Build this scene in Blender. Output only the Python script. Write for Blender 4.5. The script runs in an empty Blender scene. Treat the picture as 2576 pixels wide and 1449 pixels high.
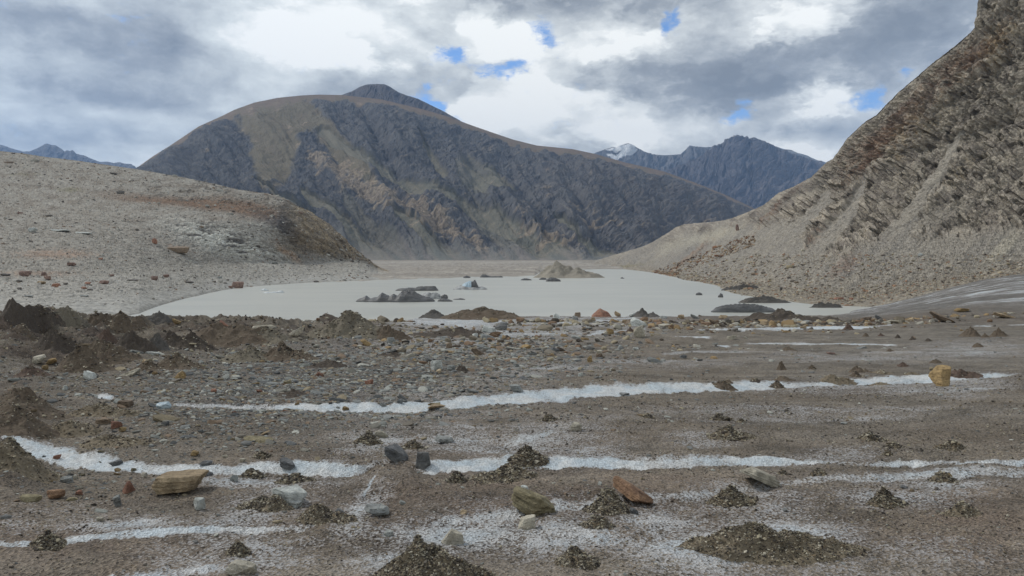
import bpy, math, random
import numpy as np
C = bpy.context
SC = C.scene
R = math.radians
rng = np.random.default_rng(7)

# ------------------------------------------------------------------ camera, exposure
F, CU, HV, EYE = 1839.0, 1288.0, 650.0, 12.0      # focal length and horizon of the view, eye height above the lake
cam_d = bpy.data.cameras.new('camera')
cam = bpy.data.objects.new('camera', cam_d)
SC.collection.objects.link(cam)
SC.camera = cam
cam.location = (0, 0, EYE)
cam.rotation_euler = (R(90), 0, 0)
cam_d.sensor_fit = 'HORIZONTAL'
cam_d.sensor_width = 36.0
cam_d.lens = 36.0 * F / 2576.0
cam_d.shift_y = -(724.5 - HV) / 2576.0
cam_d.clip_start = 0.05
cam_d.clip_end = 60000
SC.view_settings.view_transform = 'Standard'
SC.view_settings.look = 'None'
SC.view_settings.exposure = 0.46
SC.view_settings.gamma = 1.0
SC.view_settings.use_curve_mapping = False
SC.render.engine = 'CYCLES'
SC.cycles.max_bounces = 4
SC.cycles.diffuse_bounces = 2
SC.cycles.glossy_bounces = 2
SC.cycles.volume_bounces = 0
SC.cycles.use_denoising = True
SC.cycles.denoising_prefilter = 'ACCURATE'


# ------------------------------------------------------------------ node helper
class N:
    def __init__(s, tree):
        s.t = tree; s.n = tree.nodes; s.l = tree.links
    def put(s, sock, v):
        if v is None: return
        if isinstance(v, bpy.types.NodeSocket): s.l.new(v, sock)
        else:
            if isinstance(v, (tuple, list)) and len(v) == 3 and sock.type == 'RGBA': v = (*v, 1)
            sock.default_value = v
    def new(s, t, **kw):
        nd = s.n.new(t)
        for k, v in kw.items(): setattr(nd, k, v)
        return nd
    def m(s, op, a, b=None, c=None, clamp=False):
        nd = s.new('ShaderNodeMath', operation=op, use_clamp=clamp)
        for i, v in enumerate((a, b, c)): s.put(nd.inputs[i], v)
        return nd.outputs[0]
    def v(s, op, a, b=None):
        nd = s.new('ShaderNodeVectorMath', operation=op)
        s.put(nd.inputs[0], a); s.put(nd.inputs[1], b)
        return nd.outputs['Value'] if op in ('LENGTH', 'DOT_PRODUCT') else nd.outputs[0]
    def scale(s, a, k):
        nd = s.new('ShaderNodeVectorMath', operation='SCALE')
        s.put(nd.inputs[0], a); s.put(nd.inputs['Scale'], k)
        return nd.outputs[0]
    def noise(s, vec, scale, detail=4, rough=0.55, dist=0.0, col=False):
        nd = s.new('ShaderNodeTexNoise')
        if vec is not None: s.put(nd.inputs['Vector'], vec)
        nd.inputs['Scale'].default_value = scale
        nd.inputs['Detail'].default_value = detail
        nd.inputs['Roughness'].default_value = rough
        nd.inputs['Distortion'].default_value = dist
        return nd.outputs['Color' if col else 'Fac']
    def voro(s, vec, scale, out='Distance', feature='F1'):
        nd = s.new('ShaderNodeTexVoronoi', feature=feature)
        if vec is not None: s.put(nd.inputs['Vector'], vec)
        nd.inputs['Scale'].default_value = scale
        return nd.outputs[out]
    def rng(s, v, a, b, c=0.0, d=1.0, smooth=True):
        nd = s.new('ShaderNodeMapRange')
        if smooth: nd.interpolation_type = 'SMOOTHSTEP'
        s.put(nd.inputs[0], v)
        for i, x in enumerate((a, b, c, d)): s.put(nd.inputs[i + 1], x)
        return nd.outputs[0]
    def mix(s, f, a, b, mode='MIX'):
        nd = s.new('ShaderNodeMix', data_type='RGBA', blend_type=mode)
        s.put(nd.inputs[0], f); s.put(nd.inputs[6], a); s.put(nd.inputs[7], b)
        return nd.outputs[2]
    def ramp(s, f, stops):
        nd = s.new('ShaderNodeValToRGB')
        e = nd.color_ramp.elements
        e[0].position, e[0].color = stops[0][0], (*stops[0][1], 1)
        e[1].position, e[1].color = stops[-1][0], (*stops[-1][1], 1)
        for p, c in stops[1:-1]:
            x = e.new(p); x.color = (*c, 1)
        s.put(nd.inputs[0], f)
        return nd.outputs[0]
    def attr(s, name, out='Fac'):
        nd = s.new('ShaderNodeAttribute', attribute_name=name)
        return nd.outputs[out]
    def bump(s, h, strength, dist, normal=None):
        nd = s.new('ShaderNodeBump')
        nd.inputs['Strength'].default_value = strength
        nd.inputs['Distance'].default_value = dist
        s.put(nd.inputs['Height'], h)
        if normal is not None: s.put(nd.inputs['Normal'], normal)
        return nd.outputs[0]
    def xyz(s, x, y, z):
        nd = s.new('ShaderNodeCombineXYZ')
        for i, v in enumerate((x, y, z)): s.put(nd.inputs[i], v)
        return nd.outputs[0]
    def mapping(s, vec, rot=(0, 0, 0), sc=(1, 1, 1)):
        nd = s.new('ShaderNodeMapping')
        s.put(nd.inputs[0], vec)
        nd.inputs['Rotation'].default_value = rot
        nd.inputs['Scale'].default_value = sc
        return nd.outputs[0]


# ------------------------------------------------------------------ sky: Nishita behind a broken deck of clouds
SUN_EL, SUN_AZ = R(48), R(-62)          # azimuth clockwise from the view direction: the sun stands to the left
wd = bpy.data.worlds.new('World')
SC.world = wd
wd.use_nodes = True
w = N(wd.node_tree)
w.n.clear()
sky = w.new('ShaderNodeTexSky', sky_type='NISHITA', sun_disc=False)
sky.sun_elevation = SUN_EL
sky.sun_rotation = SUN_AZ
sky.altitude = 4000
sky.air_density = 1.0
sky.dust_density = 0.2
sky.ozone_density = 2.0
tc = w.new('ShaderNodeTexCoord').outputs['Generated']
flat = w.v('MULTIPLY', tc, (1.0, 1.0, 1.9))
wq = w.noise(flat, 4.0, 5, 0.55, col=True)
wq = w.v('SUBTRACT', wq, (0.5, 0.5, 0.5))
wf = w.noise(flat, 14.0, 6, 0.62, col=True)
wf = w.v('SUBTRACT', wf, (0.5, 0.5, 0.5))
sep = w.new('ShaderNodeSeparateXYZ')
w.put(sep.inputs[0], tc)
az = w.m('ARCTAN2', sep.outputs[0], sep.outputs[1])
el = w.m('ARCSINE', sep.outputs[2])
ae = w.xyz(az, el, 0.0)
aew = w.v('ADD', ae, w.v('MULTIPLY', wq, (0.13, 0.075, 0)))
aew = w.v('ADD', aew, w.v('MULTIPLY', wf, (0.075, 0.055, 0)))
def az_el(u, v):
    a = math.atan((u - CU) / F)
    return a, math.atan((HV - v) / F * math.cos(a))
def blob(u, v, ru, rv, rot=0, soft=0.0, vec=aew):
    a, e = az_el(u, v)
    d = w.v('SUBTRACT', vec, (a, e, 0))
    if rot: d = w.mapping(d, rot=(0, 0, R(rot)))
    d = w.v('MULTIPLY', d, (F / ru, F / rv, 0))
    return w.rng(w.v('LENGTH', d), 1.35, soft)
def total(items, vec=aew, soft=0.0):
    acc = None
    for u, v, ru, rv, rot, amp in items:
        b = w.m('MULTIPLY', blob(u, v, ru, rv, rot, soft, vec), amp)
        acc = b if acc is None else w.m('ADD', acc, b)
    return acc
HOLES = [(1098, 140, 62, 34, -10, 1.0), (1372, 95, 50, 52, 0, 1.0), (1262, 172, 105, 32, -8, 1.0), (1692, 42, 40, 34, 20, 1.0),
         (1120, 278, 110, 30, 30, 1.0), (1865, 262, 50, 24, 0, 1.0), (2205, 222, 78, 46, 0, 1.1), (2312, 180, 40, 22, 0, 1.0),
         (1290, 348, 34, 13, 20, .9), (-900, 100, 200, 90, 0, .8), (3600, 60, 200, 90, 0, .8)]
DARK = [(170, 75, 300, 75, -8, -.36), (430, 115, 110, 48, -30, -.34), (90, 185, 240, 46, 0, -.26), (1830, 165, 330, 85, 5, -.44),
        (2330, 80, 360, 130, 10, -.42), (1480, 12, 420, 50, 0, -.36), (960, 185, 130, 60, -15, -.18), (150, 330, 330, 55, 0, -.20),
        (2010, 300, 150, 55, 0, -.20), (1520, 180, 110, 60, 0, -.20), (500, 180, 400, 60, 0, -.06), (1680, 240, 190, 40, 0, -.22), (560, 20, 260, 50, 0, -.12),
        (1320, 225, 260, 26, 0, -.10), (500, 250, 500, 40, 0, -.08), (1900, 385, 150, 30, 0, -.08)]
LIGHT = [(790, 55, 200, 110, 0, .42), (900, 140, 260, 70, 0, .26), (1600, 90, 130, 70, 0, .30), (2050, 35, 150, 60, 0, .44),
         (2085, 235, 120, 62, 10, .48), (1330, 275, 330, 66, -10, .34), (1560, 330, 330, 60, 0, .22), (1240, 100, 200, 70, 0, .22), (1500, 130, 90, 50, 0, .26),
         (2050, 380, 200, 45, 0, .18), (640, 285, 160, 60, -20, .14), (330, 395, 330, 36, 0, .16), (1290, 215, 100, 40, 0, .2)]
lump = w.noise(w.v('ADD', flat, w.scale(wq, 0.25)), 7.0, 9, 0.60)
lump2 = w.noise(w.v('ADD', flat, w.scale(wq, 0.5)), 3.1, 6, 0.5)
billow = w.voro(w.v('ADD', flat, w.scale(wf, 0.10)), 17.0, feature='SMOOTH_F1')
tone = w.m('ADD', w.m('MULTIPLY', total(DARK), 0.80), total(LIGHT))
tone = w.m('ADD', tone, w.m('MULTIPLY', w.m('SUBTRACT', lump, 0.5), 0.8))
tone = w.m('ADD', tone, w.m('MULTIPLY', w.m('SUBTRACT', lump2, 0.5), 0.55))
tone = w.m('ADD', tone, w.m('MULTIPLY', w.m('SUBTRACT', 0.45, billow), 0.34))
tone = w.m('ADD', tone, w.m('MULTIPLY', w.m('SUBTRACT', w.noise(w.v('ADD', flat, w.scale(wf, 0.05)), 19.0, 9, 0.64), 0.5), 0.75))
p1 = w.noise(w.v('ADD', flat, w.scale(wf, 0.05)), 6.5, 12, 0.60)
p2 = w.noise(w.v('ADD', w.v('ADD', flat, (3.1, 1.7, 0.4)), w.scale(wf, 0.05)), 8.5, 12, 0.60)
puff = w.rng(w.m('ADD', p1, w.m('MULTIPLY', total(LIGHT), 0.50)), 0.565, 0.635)
base_d = w.rng(w.m('SUBTRACT', p2, w.m('MULTIPLY', total(DARK), 0.50)), 0.57, 0.70)
right = w.rng(az, R(-22), R(0), 0.45, 1.0)
tone = w.m('ADD', tone, w.m('MULTIPLY', w.m('MULTIPLY', puff, 0.20), right))
tone = w.m('SUBTRACT', tone, w.m('MULTIPLY', w.m('MULTIPLY', base_d, 0.20), right))
tone = w.m('ADD', tone, 0.635)
tone = w.m('SUBTRACT', tone, w.rng(el, R(21), R(42), 0.0, 0.42))      # unseen deck overhead, made darker to cut the ambient light
cool = w.rng(az, R(12), R(-32))          # the deck on the left is bluer
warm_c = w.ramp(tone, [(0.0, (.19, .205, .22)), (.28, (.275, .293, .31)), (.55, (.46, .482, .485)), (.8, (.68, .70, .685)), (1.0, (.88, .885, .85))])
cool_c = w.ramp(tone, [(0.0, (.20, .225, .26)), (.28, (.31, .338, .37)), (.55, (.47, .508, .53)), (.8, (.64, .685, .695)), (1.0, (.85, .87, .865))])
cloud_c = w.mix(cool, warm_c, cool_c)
hole = total(HOLES)
fray = w.noise(w.v('ADD', flat, w.scale(wf, 0.12)), 26.0, 8, 0.66)
hole = w.m('ADD', hole, w.m('MULTIPLY', w.m('SUBTRACT', 0.5, lump), 1.6))
hole = w.m('ADD', hole, w.m('MULTIPLY', w.m('SUBTRACT', 0.5, fray), 1.9))
hole_m = w.rng(hole, 0.26, 1.05)
bg_sky = w.new('ShaderNodeBackground')
hs = w.new('ShaderNodeHueSaturation')
hs.inputs['Saturation'].default_value = 1.1
hs.inputs['Value'].default_value = 1.02
w.put(hs.inputs['Color'], sky.outputs[0])
w.put(bg_sky.inputs[0], hs.outputs[0]); bg_sky.inputs[1].default_value = 0.15
bg_cl = w.new('ShaderNodeBackground')
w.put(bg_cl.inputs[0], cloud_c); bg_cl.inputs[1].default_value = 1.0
ms = w.new('ShaderNodeMixShader')
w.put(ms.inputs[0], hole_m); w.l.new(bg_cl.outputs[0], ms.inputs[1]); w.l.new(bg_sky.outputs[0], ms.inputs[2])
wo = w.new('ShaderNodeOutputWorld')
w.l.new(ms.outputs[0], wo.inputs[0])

sun_d = bpy.data.lights.new('sun', 'SUN')
sun_d.energy = 1.5
sun_d.angle = R(10)
sun_d.color = (1.0, 0.95, 0.87)
sun = bpy.data.objects.new('sun', sun_d)
SC.collection.objects.link(sun)
sun.rotation_euler = (R(90) - SUN_EL, 0, -SUN_AZ + R(180))


# ------------------------------------------------------------------ numpy noise
_ang = np.arange(256) * (2 * np.pi / 256)
_gx, _gy = np.cos(_ang), np.sin(_ang)
_g3 = np.random.default_rng(3).normal(size=(256, 3)); _g3 /= np.linalg.norm(_g3, axis=1)[:, None]
def _hash(ix, iy, iz, seed):
    n = (ix.astype(np.int64) * 374761393 + iy.astype(np.int64) * 668265263 + iz * 1442695041 + seed * 974634541) & 0xffffffff
    n = ((n ^ (n >> 13)) * 1274126177) & 0xffffffff
    n = ((n ^ (n >> 15)) * 2246822519) & 0xffffffff
    return n ^ (n >> 16)
def perlin2(x, y, seed=0):
    x = np.asarray(x, float); y = np.asarray(y, float)
    ix = np.floor(x); iy = np.floor(y)
    fx = x - ix; fy = y - iy
    ux = fx * fx * fx * (fx * (fx * 6 - 15) + 10); uy = fy * fy * fy * (fy * (fy * 6 - 15) + 10)
    def g(dx, dy):
        h = _hash(ix + dx, iy + dy, 0, seed) & 255
        return _gx[h] * (fx - dx) + _gy[h] * (fy - dy)
    a = g(0, 0); b = g(1, 0); c = g(0, 1); d = g(1, 1)
    a = a + ux * (b - a); c = c + ux * (d - c)
    return 1.5 * (a + uy * (c - a))
def fbm(x, y, octs=4, seed=0, gain=0.5, ridged=False):
    x = np.asarray(x, float); y = np.asarray(y, float)
    s = 0; a = 1.0; tot = 0
    for o in range(octs):
        n = perlin2(x, y, seed + o * 17)
        if ridged: n = 1 - 2 * np.abs(n)
        s = s + a * n; tot += a; a *= gain
        x, y = 1.62 * x - 1.22 * y + 5.3, 1.22 * x + 1.62 * y + 1.7
    return s / tot
def afbm(x, y, octs=4, seed=0, gain=0.5, ridged=False):     # keeps its stretch: no turn between octaves
    s = 0; a = 1.0; tot = 0
    for o in range(octs):
        n = perlin2(x, y, seed + o * 17)
        if ridged: n = 1 - 2 * np.abs(n)
        s = s + a * n; tot += a; a *= gain
        x = 2.03 * x + 3.1; y = 2.03 * y + 7.7
    return s / tot
def perlin3(p, seed=0):
    i = np.floor(p); f = p - i
    u = f * f * f * (f * (f * 6 - 15) + 10)
    r = 0
    for dx in (0, 1):
        for dy in (0, 1):
            for dz in (0, 1):
                h = _hash(i[:, 0] + dx, i[:, 1] + dy, (i[:, 2] + dz).astype(np.int64), seed) & 255
                d = f - np.array((dx, dy, dz))
                wgt = (u[:, 0] if dx else 1 - u[:, 0]) * (u[:, 1] if dy else 1 - u[:, 1]) * (u[:, 2] if dz else 1 - u[:, 2])
                r = r + wgt * (_g3[h] * d).sum(1)
    return r * 1.5
def cells(x, y, seed=0):                                     # nearest feature point: distance, second distance, random per cell
    ix = np.floor(x); iy = np.floor(y)
    f1 = np.full(x.shape, 9.0); f2 = np.full(x.shape, 9.0); idv = np.zeros(x.shape)
    for dx in (-1, 0, 1):
        for dy in (-1, 0, 1):
            h = _hash(ix + dx, iy + dy, 0, seed)
            px = ix + dx + (h & 1023) / 1023.0; py = iy + dy + ((h >> 10) & 1023) / 1023.0
            d = np.hypot(px - x, py - y)
            m = d < f1
            f2 = np.where(m, f1, np.minimum(f2, d))
            idv = np.where(m, ((h >> 20) & 1023) / 1023.0, idv)
            f1 = np.where(m, d, f1)
    return f1, f2, idv
def ss(a, b, x):
    t = np.clip((x - a) / (b - a), 0, 1)
    return t * t * (3 - 2 * t)
def lin(c):
    c = np.asarray(c, float) / 255
    return np.where(c <= 0.04045, c / 12.92, ((c + 0.055) / 1.055) ** 2.4)
ILL = 0.86
def A(r, g, b, k=1.0):                                       # albedo of a surface that reads as this sRGB colour under the sky here
    return np.minimum(lin((r, g, b)) / ILL * k, 0.85)
def lerp(a, b, f):
    f = np.asarray(f)
    return a + (b - a) * (f[..., None] if np.ndim(a) or np.ndim(b) else f)


# ------------------------------------------------------------------ mesh helpers
def mesh_from(name, V, faces, mat, cols=None, floats=None, smooth=False, n_side=4):
    me = bpy.data.meshes.new(name)
    V = np.ascontiguousarray(V, np.float32); faces = np.ascontiguousarray(faces, np.int32)
    nf = len(faces)
    me.vertices.add(len(V)); me.vertices.foreach_set('co', V.ravel())
    me.loops.add(faces.size); me.loops.foreach_set('vertex_index', faces.ravel())
    me.polygons.add(nf); me.polygons.foreach_set('loop_start', np.arange(nf, dtype=np.int32) * faces.shape[1])
    me.update(calc_edges=True)
    if smooth: me.polygons.foreach_set('use_smooth', np.ones(nf, bool))
    else: me.polygons.foreach_set('use_smooth', np.zeros(nf, bool))
    if cols is not None:
        a = me.attributes.new('tint', 'FLOAT_COLOR', 'POINT')
        a.data.foreach_set('color', np.concatenate([cols, np.ones((len(V), 1))], 1).astype(np.float32).ravel())
    for k, f in (floats or {}).items():
        a = me.attributes.new(k, 'FLOAT', 'POINT')
        a.data.foreach_set('value', np.ascontiguousarray(f, np.float32).ravel())
    me.materials.append(mat)
    return me
def link(name, me, parent=None, loc=(0, 0, 0)):
    o = bpy.data.objects.new(name, me)
    SC.collection.objects.link(o)
    o.location = loc
    if parent: o.parent = parent
    return o
def tag(o, label=None, cat=None, group=None, kind=None):
    if label: o['label'] = label
    if cat: o['category'] = cat
    if group: o['group'] = group
    if kind: o['kind'] = kind
    return o
def structure(name, me, label=None, cat=None):
    return tag(link(name, me), label, cat, kind='structure')
def grid_faces(nr, nc):
    i = np.arange(nr * nc).reshape(nr, nc)
    return np.stack([i[:-1, :-1], i[:-1, 1:], i[1:, 1:], i[1:, :-1]], -1).reshape(-1, 4)


# ------------------------------------------------------------------ materials
def principled(name):
    m = bpy.data.materials.new(name)
    m.use_nodes = True
    n = N(m.node_tree)
    b = m.node_tree.nodes['Principled BSDF']
    b.inputs['Roughness'].default_value = 0.9
    b.inputs['Specular IOR Level'].default_value = 0.25
    return m, n, b
def terrain_mat(name, scale, lo=0.72, hi=1.28, bump=(0.6, 1.0), grain=None):
    m, n, b = principled(name)
    pos = n.new('ShaderNodeNewGeometry').outputs['Position']
    a = n.noise(pos, scale, 6, 0.65)
    c = n.noise(pos, scale * 6.3, 5, 0.7)
    f = n.m('ADD', n.m('MULTIPLY', a, 0.5), n.m('MULTIPLY', c, 0.5))
    k = n.rng(f, 0.3, 0.7, lo, hi, smooth=False)
    col = n.mix(1.0, n.attr('tint', 'Color'), n.xyz(k, k, k), 'MULTIPLY')
    if grain:
        g = n.voro(pos, grain, 'Color')
        gs = n.new('ShaderNodeSeparateColor'); n.put(gs.inputs[0], g)
        gk = n.rng(gs.outputs[0], 0, 1, 0.72, 1.3, smooth=False)
        col = n.mix(1.0, col, n.xyz(gk, gk, gk), 'MULTIPLY')
    n.put(b.inputs['Base Color'], col)
    n.put(b.inputs['Normal'], n.bump(f, bump[0] * .7, bump[1]))
    return m
def rock_mat(name, cols, strata=7.0, speck=None, rough=0.85, vein=None, bands=0.5):
    m, n, b = principled(name)
    b.inputs['Roughness'].default_value = rough
    ob = n.new('ShaderNodeTexCoord').outputs['Object']
    inf = n.new('ShaderNodeObjectInfo')
    ob = n.v('ADD', ob, n.scale(n.xyz(1.0, 0.7, 0.4), n.m('MULTIPLY', inf.outputs['Random'], 30)))
    wv = n.v('ADD', ob, n.scale(n.noise(ob, 2.2, 4, 0.6, col=True), 0.35))
    ds = .42 if name.startswith(('rust', 'red')) else .24
    cols = [np.minimum((c * (1 - ds) + ds * float(np.dot(c, (.25, .6, .15)))) * (1.0 if name.startswith(('pale', 'cream')) else 1.18), .8) for c in cols]
    layer = n.noise(n.mapping(wv, sc=(0.7, 0.7, strata)), 1.6, 5, 0.65)
    patch = n.noise(ob, 1.7, 5, 0.62)
    f = n.m('ADD', n.m('MULTIPLY', layer, bands), n.m('MULTIPLY', patch, 1 - bands))
    col = n.ramp(f, [(0.30 + 0.40 * i / (len(cols) - 1), tuple(c)) for i, c in enumerate(cols)])
    fine = n.noise(ob, 13.0, 6, 0.7)
    k = n.rng(fine, 0.3, 0.7, 0.55, 1.40, smooth=False)
    k = n.m('MULTIPLY', k, n.rng(inf.outputs['Random'], 0, 1, 0.85, 1.15, smooth=False))
    col = n.mix(1.0, col, n.xyz(k, k, k), 'MULTIPLY')
    if vein is not None:
        vn = n.noise(n.mapping(wv, rot=(0.5, 0.3, 0), sc=(0.6, 0.6, 4)), 2.5, 4, 0.5)
        col = n.mix(n.rng(vn, 0.60, 0.68), col, tuple(vein))
    n.put(b.inputs['Base Color'], col)
    h = n.m('ADD', n.m('MULTIPLY', layer, 0.6), n.m('MULTIPLY', fine, 0.5))
    n.put(b.inputs['Normal'], n.bump(h, 1.0, 0.14))
    return m
def ice_dirt_mat():
    m, n, b = principled('glacier_ice_and_grit')
    pos = n.new('ShaderNodeNewGeometry').outputs['Position']
    ice = n.attr('ice')
    tint = n.attr('tint', 'Color')
    p1 = n.v('ADD', pos, n.scale(n.noise(pos, 30, 2, 0.5, col=True), 0.02))
    cr = n.voro(p1, 62.0, 'Color')                     # grains of about a centimetre
    cs = n.new('ShaderNodeSeparateColor'); n.put(cs.inputs[0], cr)
    mid = n.noise(pos, 7.0, 6, 0.72)
    th = n.m('ADD', n.m('MULTIPLY', cs.outputs[0], 0.62), n.m('MULTIPLY', n.rng(mid, 0.25, 0.75, smooth=False), 0.38))
    white = n.rng(n.m('SUBTRACT', ice, th), -0.20, 0.26)
    g2 = n.noise(pos, 1.1, 6, 0.65)
    gk = n.m('MULTIPLY', n.rng(cs.outputs[1], 0, 1, 0.45, 1.55, smooth=False), n.rng(g2, 0.3, 0.7, 0.86, 1.14, smooth=False))
    pt = n.noise(pos, 0.42, 5, 0.6)
    gk = n.m('MULTIPLY', gk, n.rng(pt, 0.3, 0.7, 0.84, 1.16, smooth=False))
    dirt = n.mix(1.0, tint, n.xyz(gk, gk, gk), 'MULTIPLY')
    warm = n.rng(n.m('ADD', n.m('MULTIPLY', cs.outputs[2], 0.5), n.m('MULTIPLY', g2, 0.5)), 0.60, 0.74)
    dirt = n.mix(n.m('MULTIPLY', warm, 0.40), dirt, tuple(A(138, 124, 104)))
    ick = n.rng(cs.outputs[2], 0, 1, 0.70, 1.12, smooth=False)
    blue = n.rng(n.noise(pos, 2.6, 4, 0.6), 0.35, 0.65)
    icec = n.mix(blue, (0.60, 0.68, 0.73), (0.74, 0.755, 0.75))
    ick = n.m('MULTIPLY', ick, n.rng(n.noise(pos, 11.0, 5, .7), .3, .7, .78, 1.1, smooth=False))
    icec = n.mix(1.0, icec, n.xyz(ick, ick, ick), 'MULTIPLY')
    lowi = n.rng(ice, 0.30, 0.95)
    icec = n.mix(lowi, (0.36, 0.34, 0.33), icec)
    n.put(b.inputs['Base Color'], n.mix(white, dirt, icec))
    n.put(b.inputs['Roughness'], n.rng(white, 0, 1, 0.92, 0.45, smooth=False))
    h = n.m('ADD', n.m('MULTIPLY', n.voro(p1, 62.0), 0.5), n.m('MULTIPLY', mid, 0.8))
    n.put(b.inputs['Normal'], n.bump(h, 0.75, 0.035))
    return m
def tint_mat(name, spec=0.3, noise_scale=40, lo=0.65, hi=1.3):
    m, n, b = principled(name)
    b.inputs['Specular IOR Level'].default_value = spec
    pos = n.new('ShaderNodeNewGeometry').outputs['Position']
    f = n.noise(pos, noise_scale, 5, 0.7)
    k = n.rng(f, 0.3, 0.7, lo, hi, smooth=False)
    n.put(b.inputs['Base Color'], n.mix(1.0, n.attr('tint', 'Color'), n.xyz(k, k, k), 'MULTIPLY'))
    n.put(b.inputs['Normal'], n.bump(f, 0.5, 1.0 / noise_scale))
    return m

# ------------------------------------------------------------------ the glacier: height of its surface
BANDS = [   # meltwater-washed strips of clean ice: centre line, half width, height of the little scarp, strength
    ([(420, 1020), (560, 1017), (760, 1016), (1000, 1016), (1130, 1012), (1250, 1003), (1400, 992), (1500, 984), (1640, 975), (1800, 970), (1900, 966), (2080, 959), (2200, 952), (2330, 948), (2500, 944), (2560, 942), (2900, 930)],
     [2, 4, 6, 8, 9, 11, 13, 13, 11, 8, 8, 5, 7, 7, 5, 1, 0], .10, [.7, .75, 1.0, 1, 1, 1, 1, 1, 1, 1, 1, 1, 1, 1, 1, .5, .4]),
    ([(-60, 1120), (20, 1112), (60, 1118), (150, 1128), (220, 1140), (300, 1152), (380, 1168), (450, 1170), (560, 1178), (650, 1174), (760, 1174), (850, 1178), (900, 1176), (960, 1160), (1030, 1170), (1085, 1172), (1180, 1164), (1290, 1158), (1340, 1160), (1400, 1158), (1550, 1156), (1700, 1155), (1850, 1156), (2000, 1159), (2090, 1161), (2190, 1163), (2300, 1157), (2360, 1162), (2450, 1162), (2576, 1161), (2900, 1160)],
     [12, 12, 16, 28, 22, 22, 14, 14, 13, 13, 14, 14, 9, 4, 4, 15, 17, 15, 8, 13, 12, 12, 10, 6, 3, 3, 7, 3, 3, 4, 4], .12, [1, 1, 1, 1, 1, 1, .8, 1, .8, 1, 1, 1, .9, .5, .4, 1, 1, 1, .6, 1, 1, 1, 1, 1, .7, .7, 1, .7, .9, .9, .9]),
    ([(-60, 1372), (60, 1372), (140, 1364), (240, 1352), (330, 1347), (420, 1342), (520, 1336), (620, 1330), (760, 1322), (830, 1312)],
     [6, 6, 9, 9, 9, 9, 9, 10, 8, 0], .06, [.8, .8, 1, 1, .95, .95, .85, .85, .65, .4]),
    ([(1010, 1312), (1080, 1306), (1180, 1296), (1300, 1284), (1420, 1272), (1520, 1258), (1640, 1246), (1760, 1236), (1870, 1222), (1960, 1212), (2060, 1207), (2200, 1204), (2290, 1190), (2400, 1190), (2480, 1182), (2576, 1184), (2900, 1184)],
     [4, 12, 20, 22, 16, 12, 14, 16, 12, 6, 8, 11, 14, 16, 12, 10, 10], .08, [.5, .64, .70, .72, .70, .66, .64, .60, .56, .58, .62, .66, .74, .74, .66, .62, .6]),
    ([(895, 1268), (915, 1240), (940, 1210), (962, 1194)], [9, 9, 8, 5], .02, [.8, .85, .8, .6]),
    ([(250, 1452), (330, 1440), (430, 1430), (520, 1418), (570, 1405)], [14, 18, 18, 14, 6], .05, [.75, .82, .85, .8, .6]),
    ([(1250, 1112), (1330, 1098), (1410, 1084)], [6, 12, 4], .03, [.65, .75, .7]),
    ([(225, 990), (262, 996), (300, 1004)], [6, 10, 5], .06, [.8, .95, .8]),
    ([(1740, 829), (1850, 832), (1950, 831), (2060, 827), (2160, 825), (2260, 820)], [2, 4, 5, 4, 5, 3], .10, [.9, 1, 1, 1, 1, .9]),
    ([(1640, 852), (1740, 853), (1800, 857)], [3, 4, 3], .08, [.9, 1, .9]), ([(1780, 867), (1850, 868)], [2, 4], .05, [.9, .9]),
    ([(1860, 860), (2050, 863), (2270, 867)], [1.5, 1.8, 1.5], .05, [.85, .9, .8]), ([(2430, 822), (2576, 818), (2800, 815)], [2, 3, 3], .05, [.9, .9, .9]),
    ([(1440, 856), (1500, 842), (1600, 836)], [2, 3, 2], .06, [.7, .8, .7]), ([(1420, 842), (1560, 832), (1640, 830)], [2, 2, 2], .06, [.7, .8, .7]),
    ([(2150, 885), (2330, 882), (2576, 880)], [3, 5, 6], .03, [.5, .55, .6]), ([(1650, 892), (1800, 888), (1950, 886)], [3, 4, 3], .03, [.55, .6, .5]),
    ([(2200, 1026), (2280, 1030), (2370, 1046)], [1.5, 2, 1.5], .02, [.55, .6, .5]), ([(2150, 1130), (2210, 1122)], [4, 4], .02, [.6, .6]),
]
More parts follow.
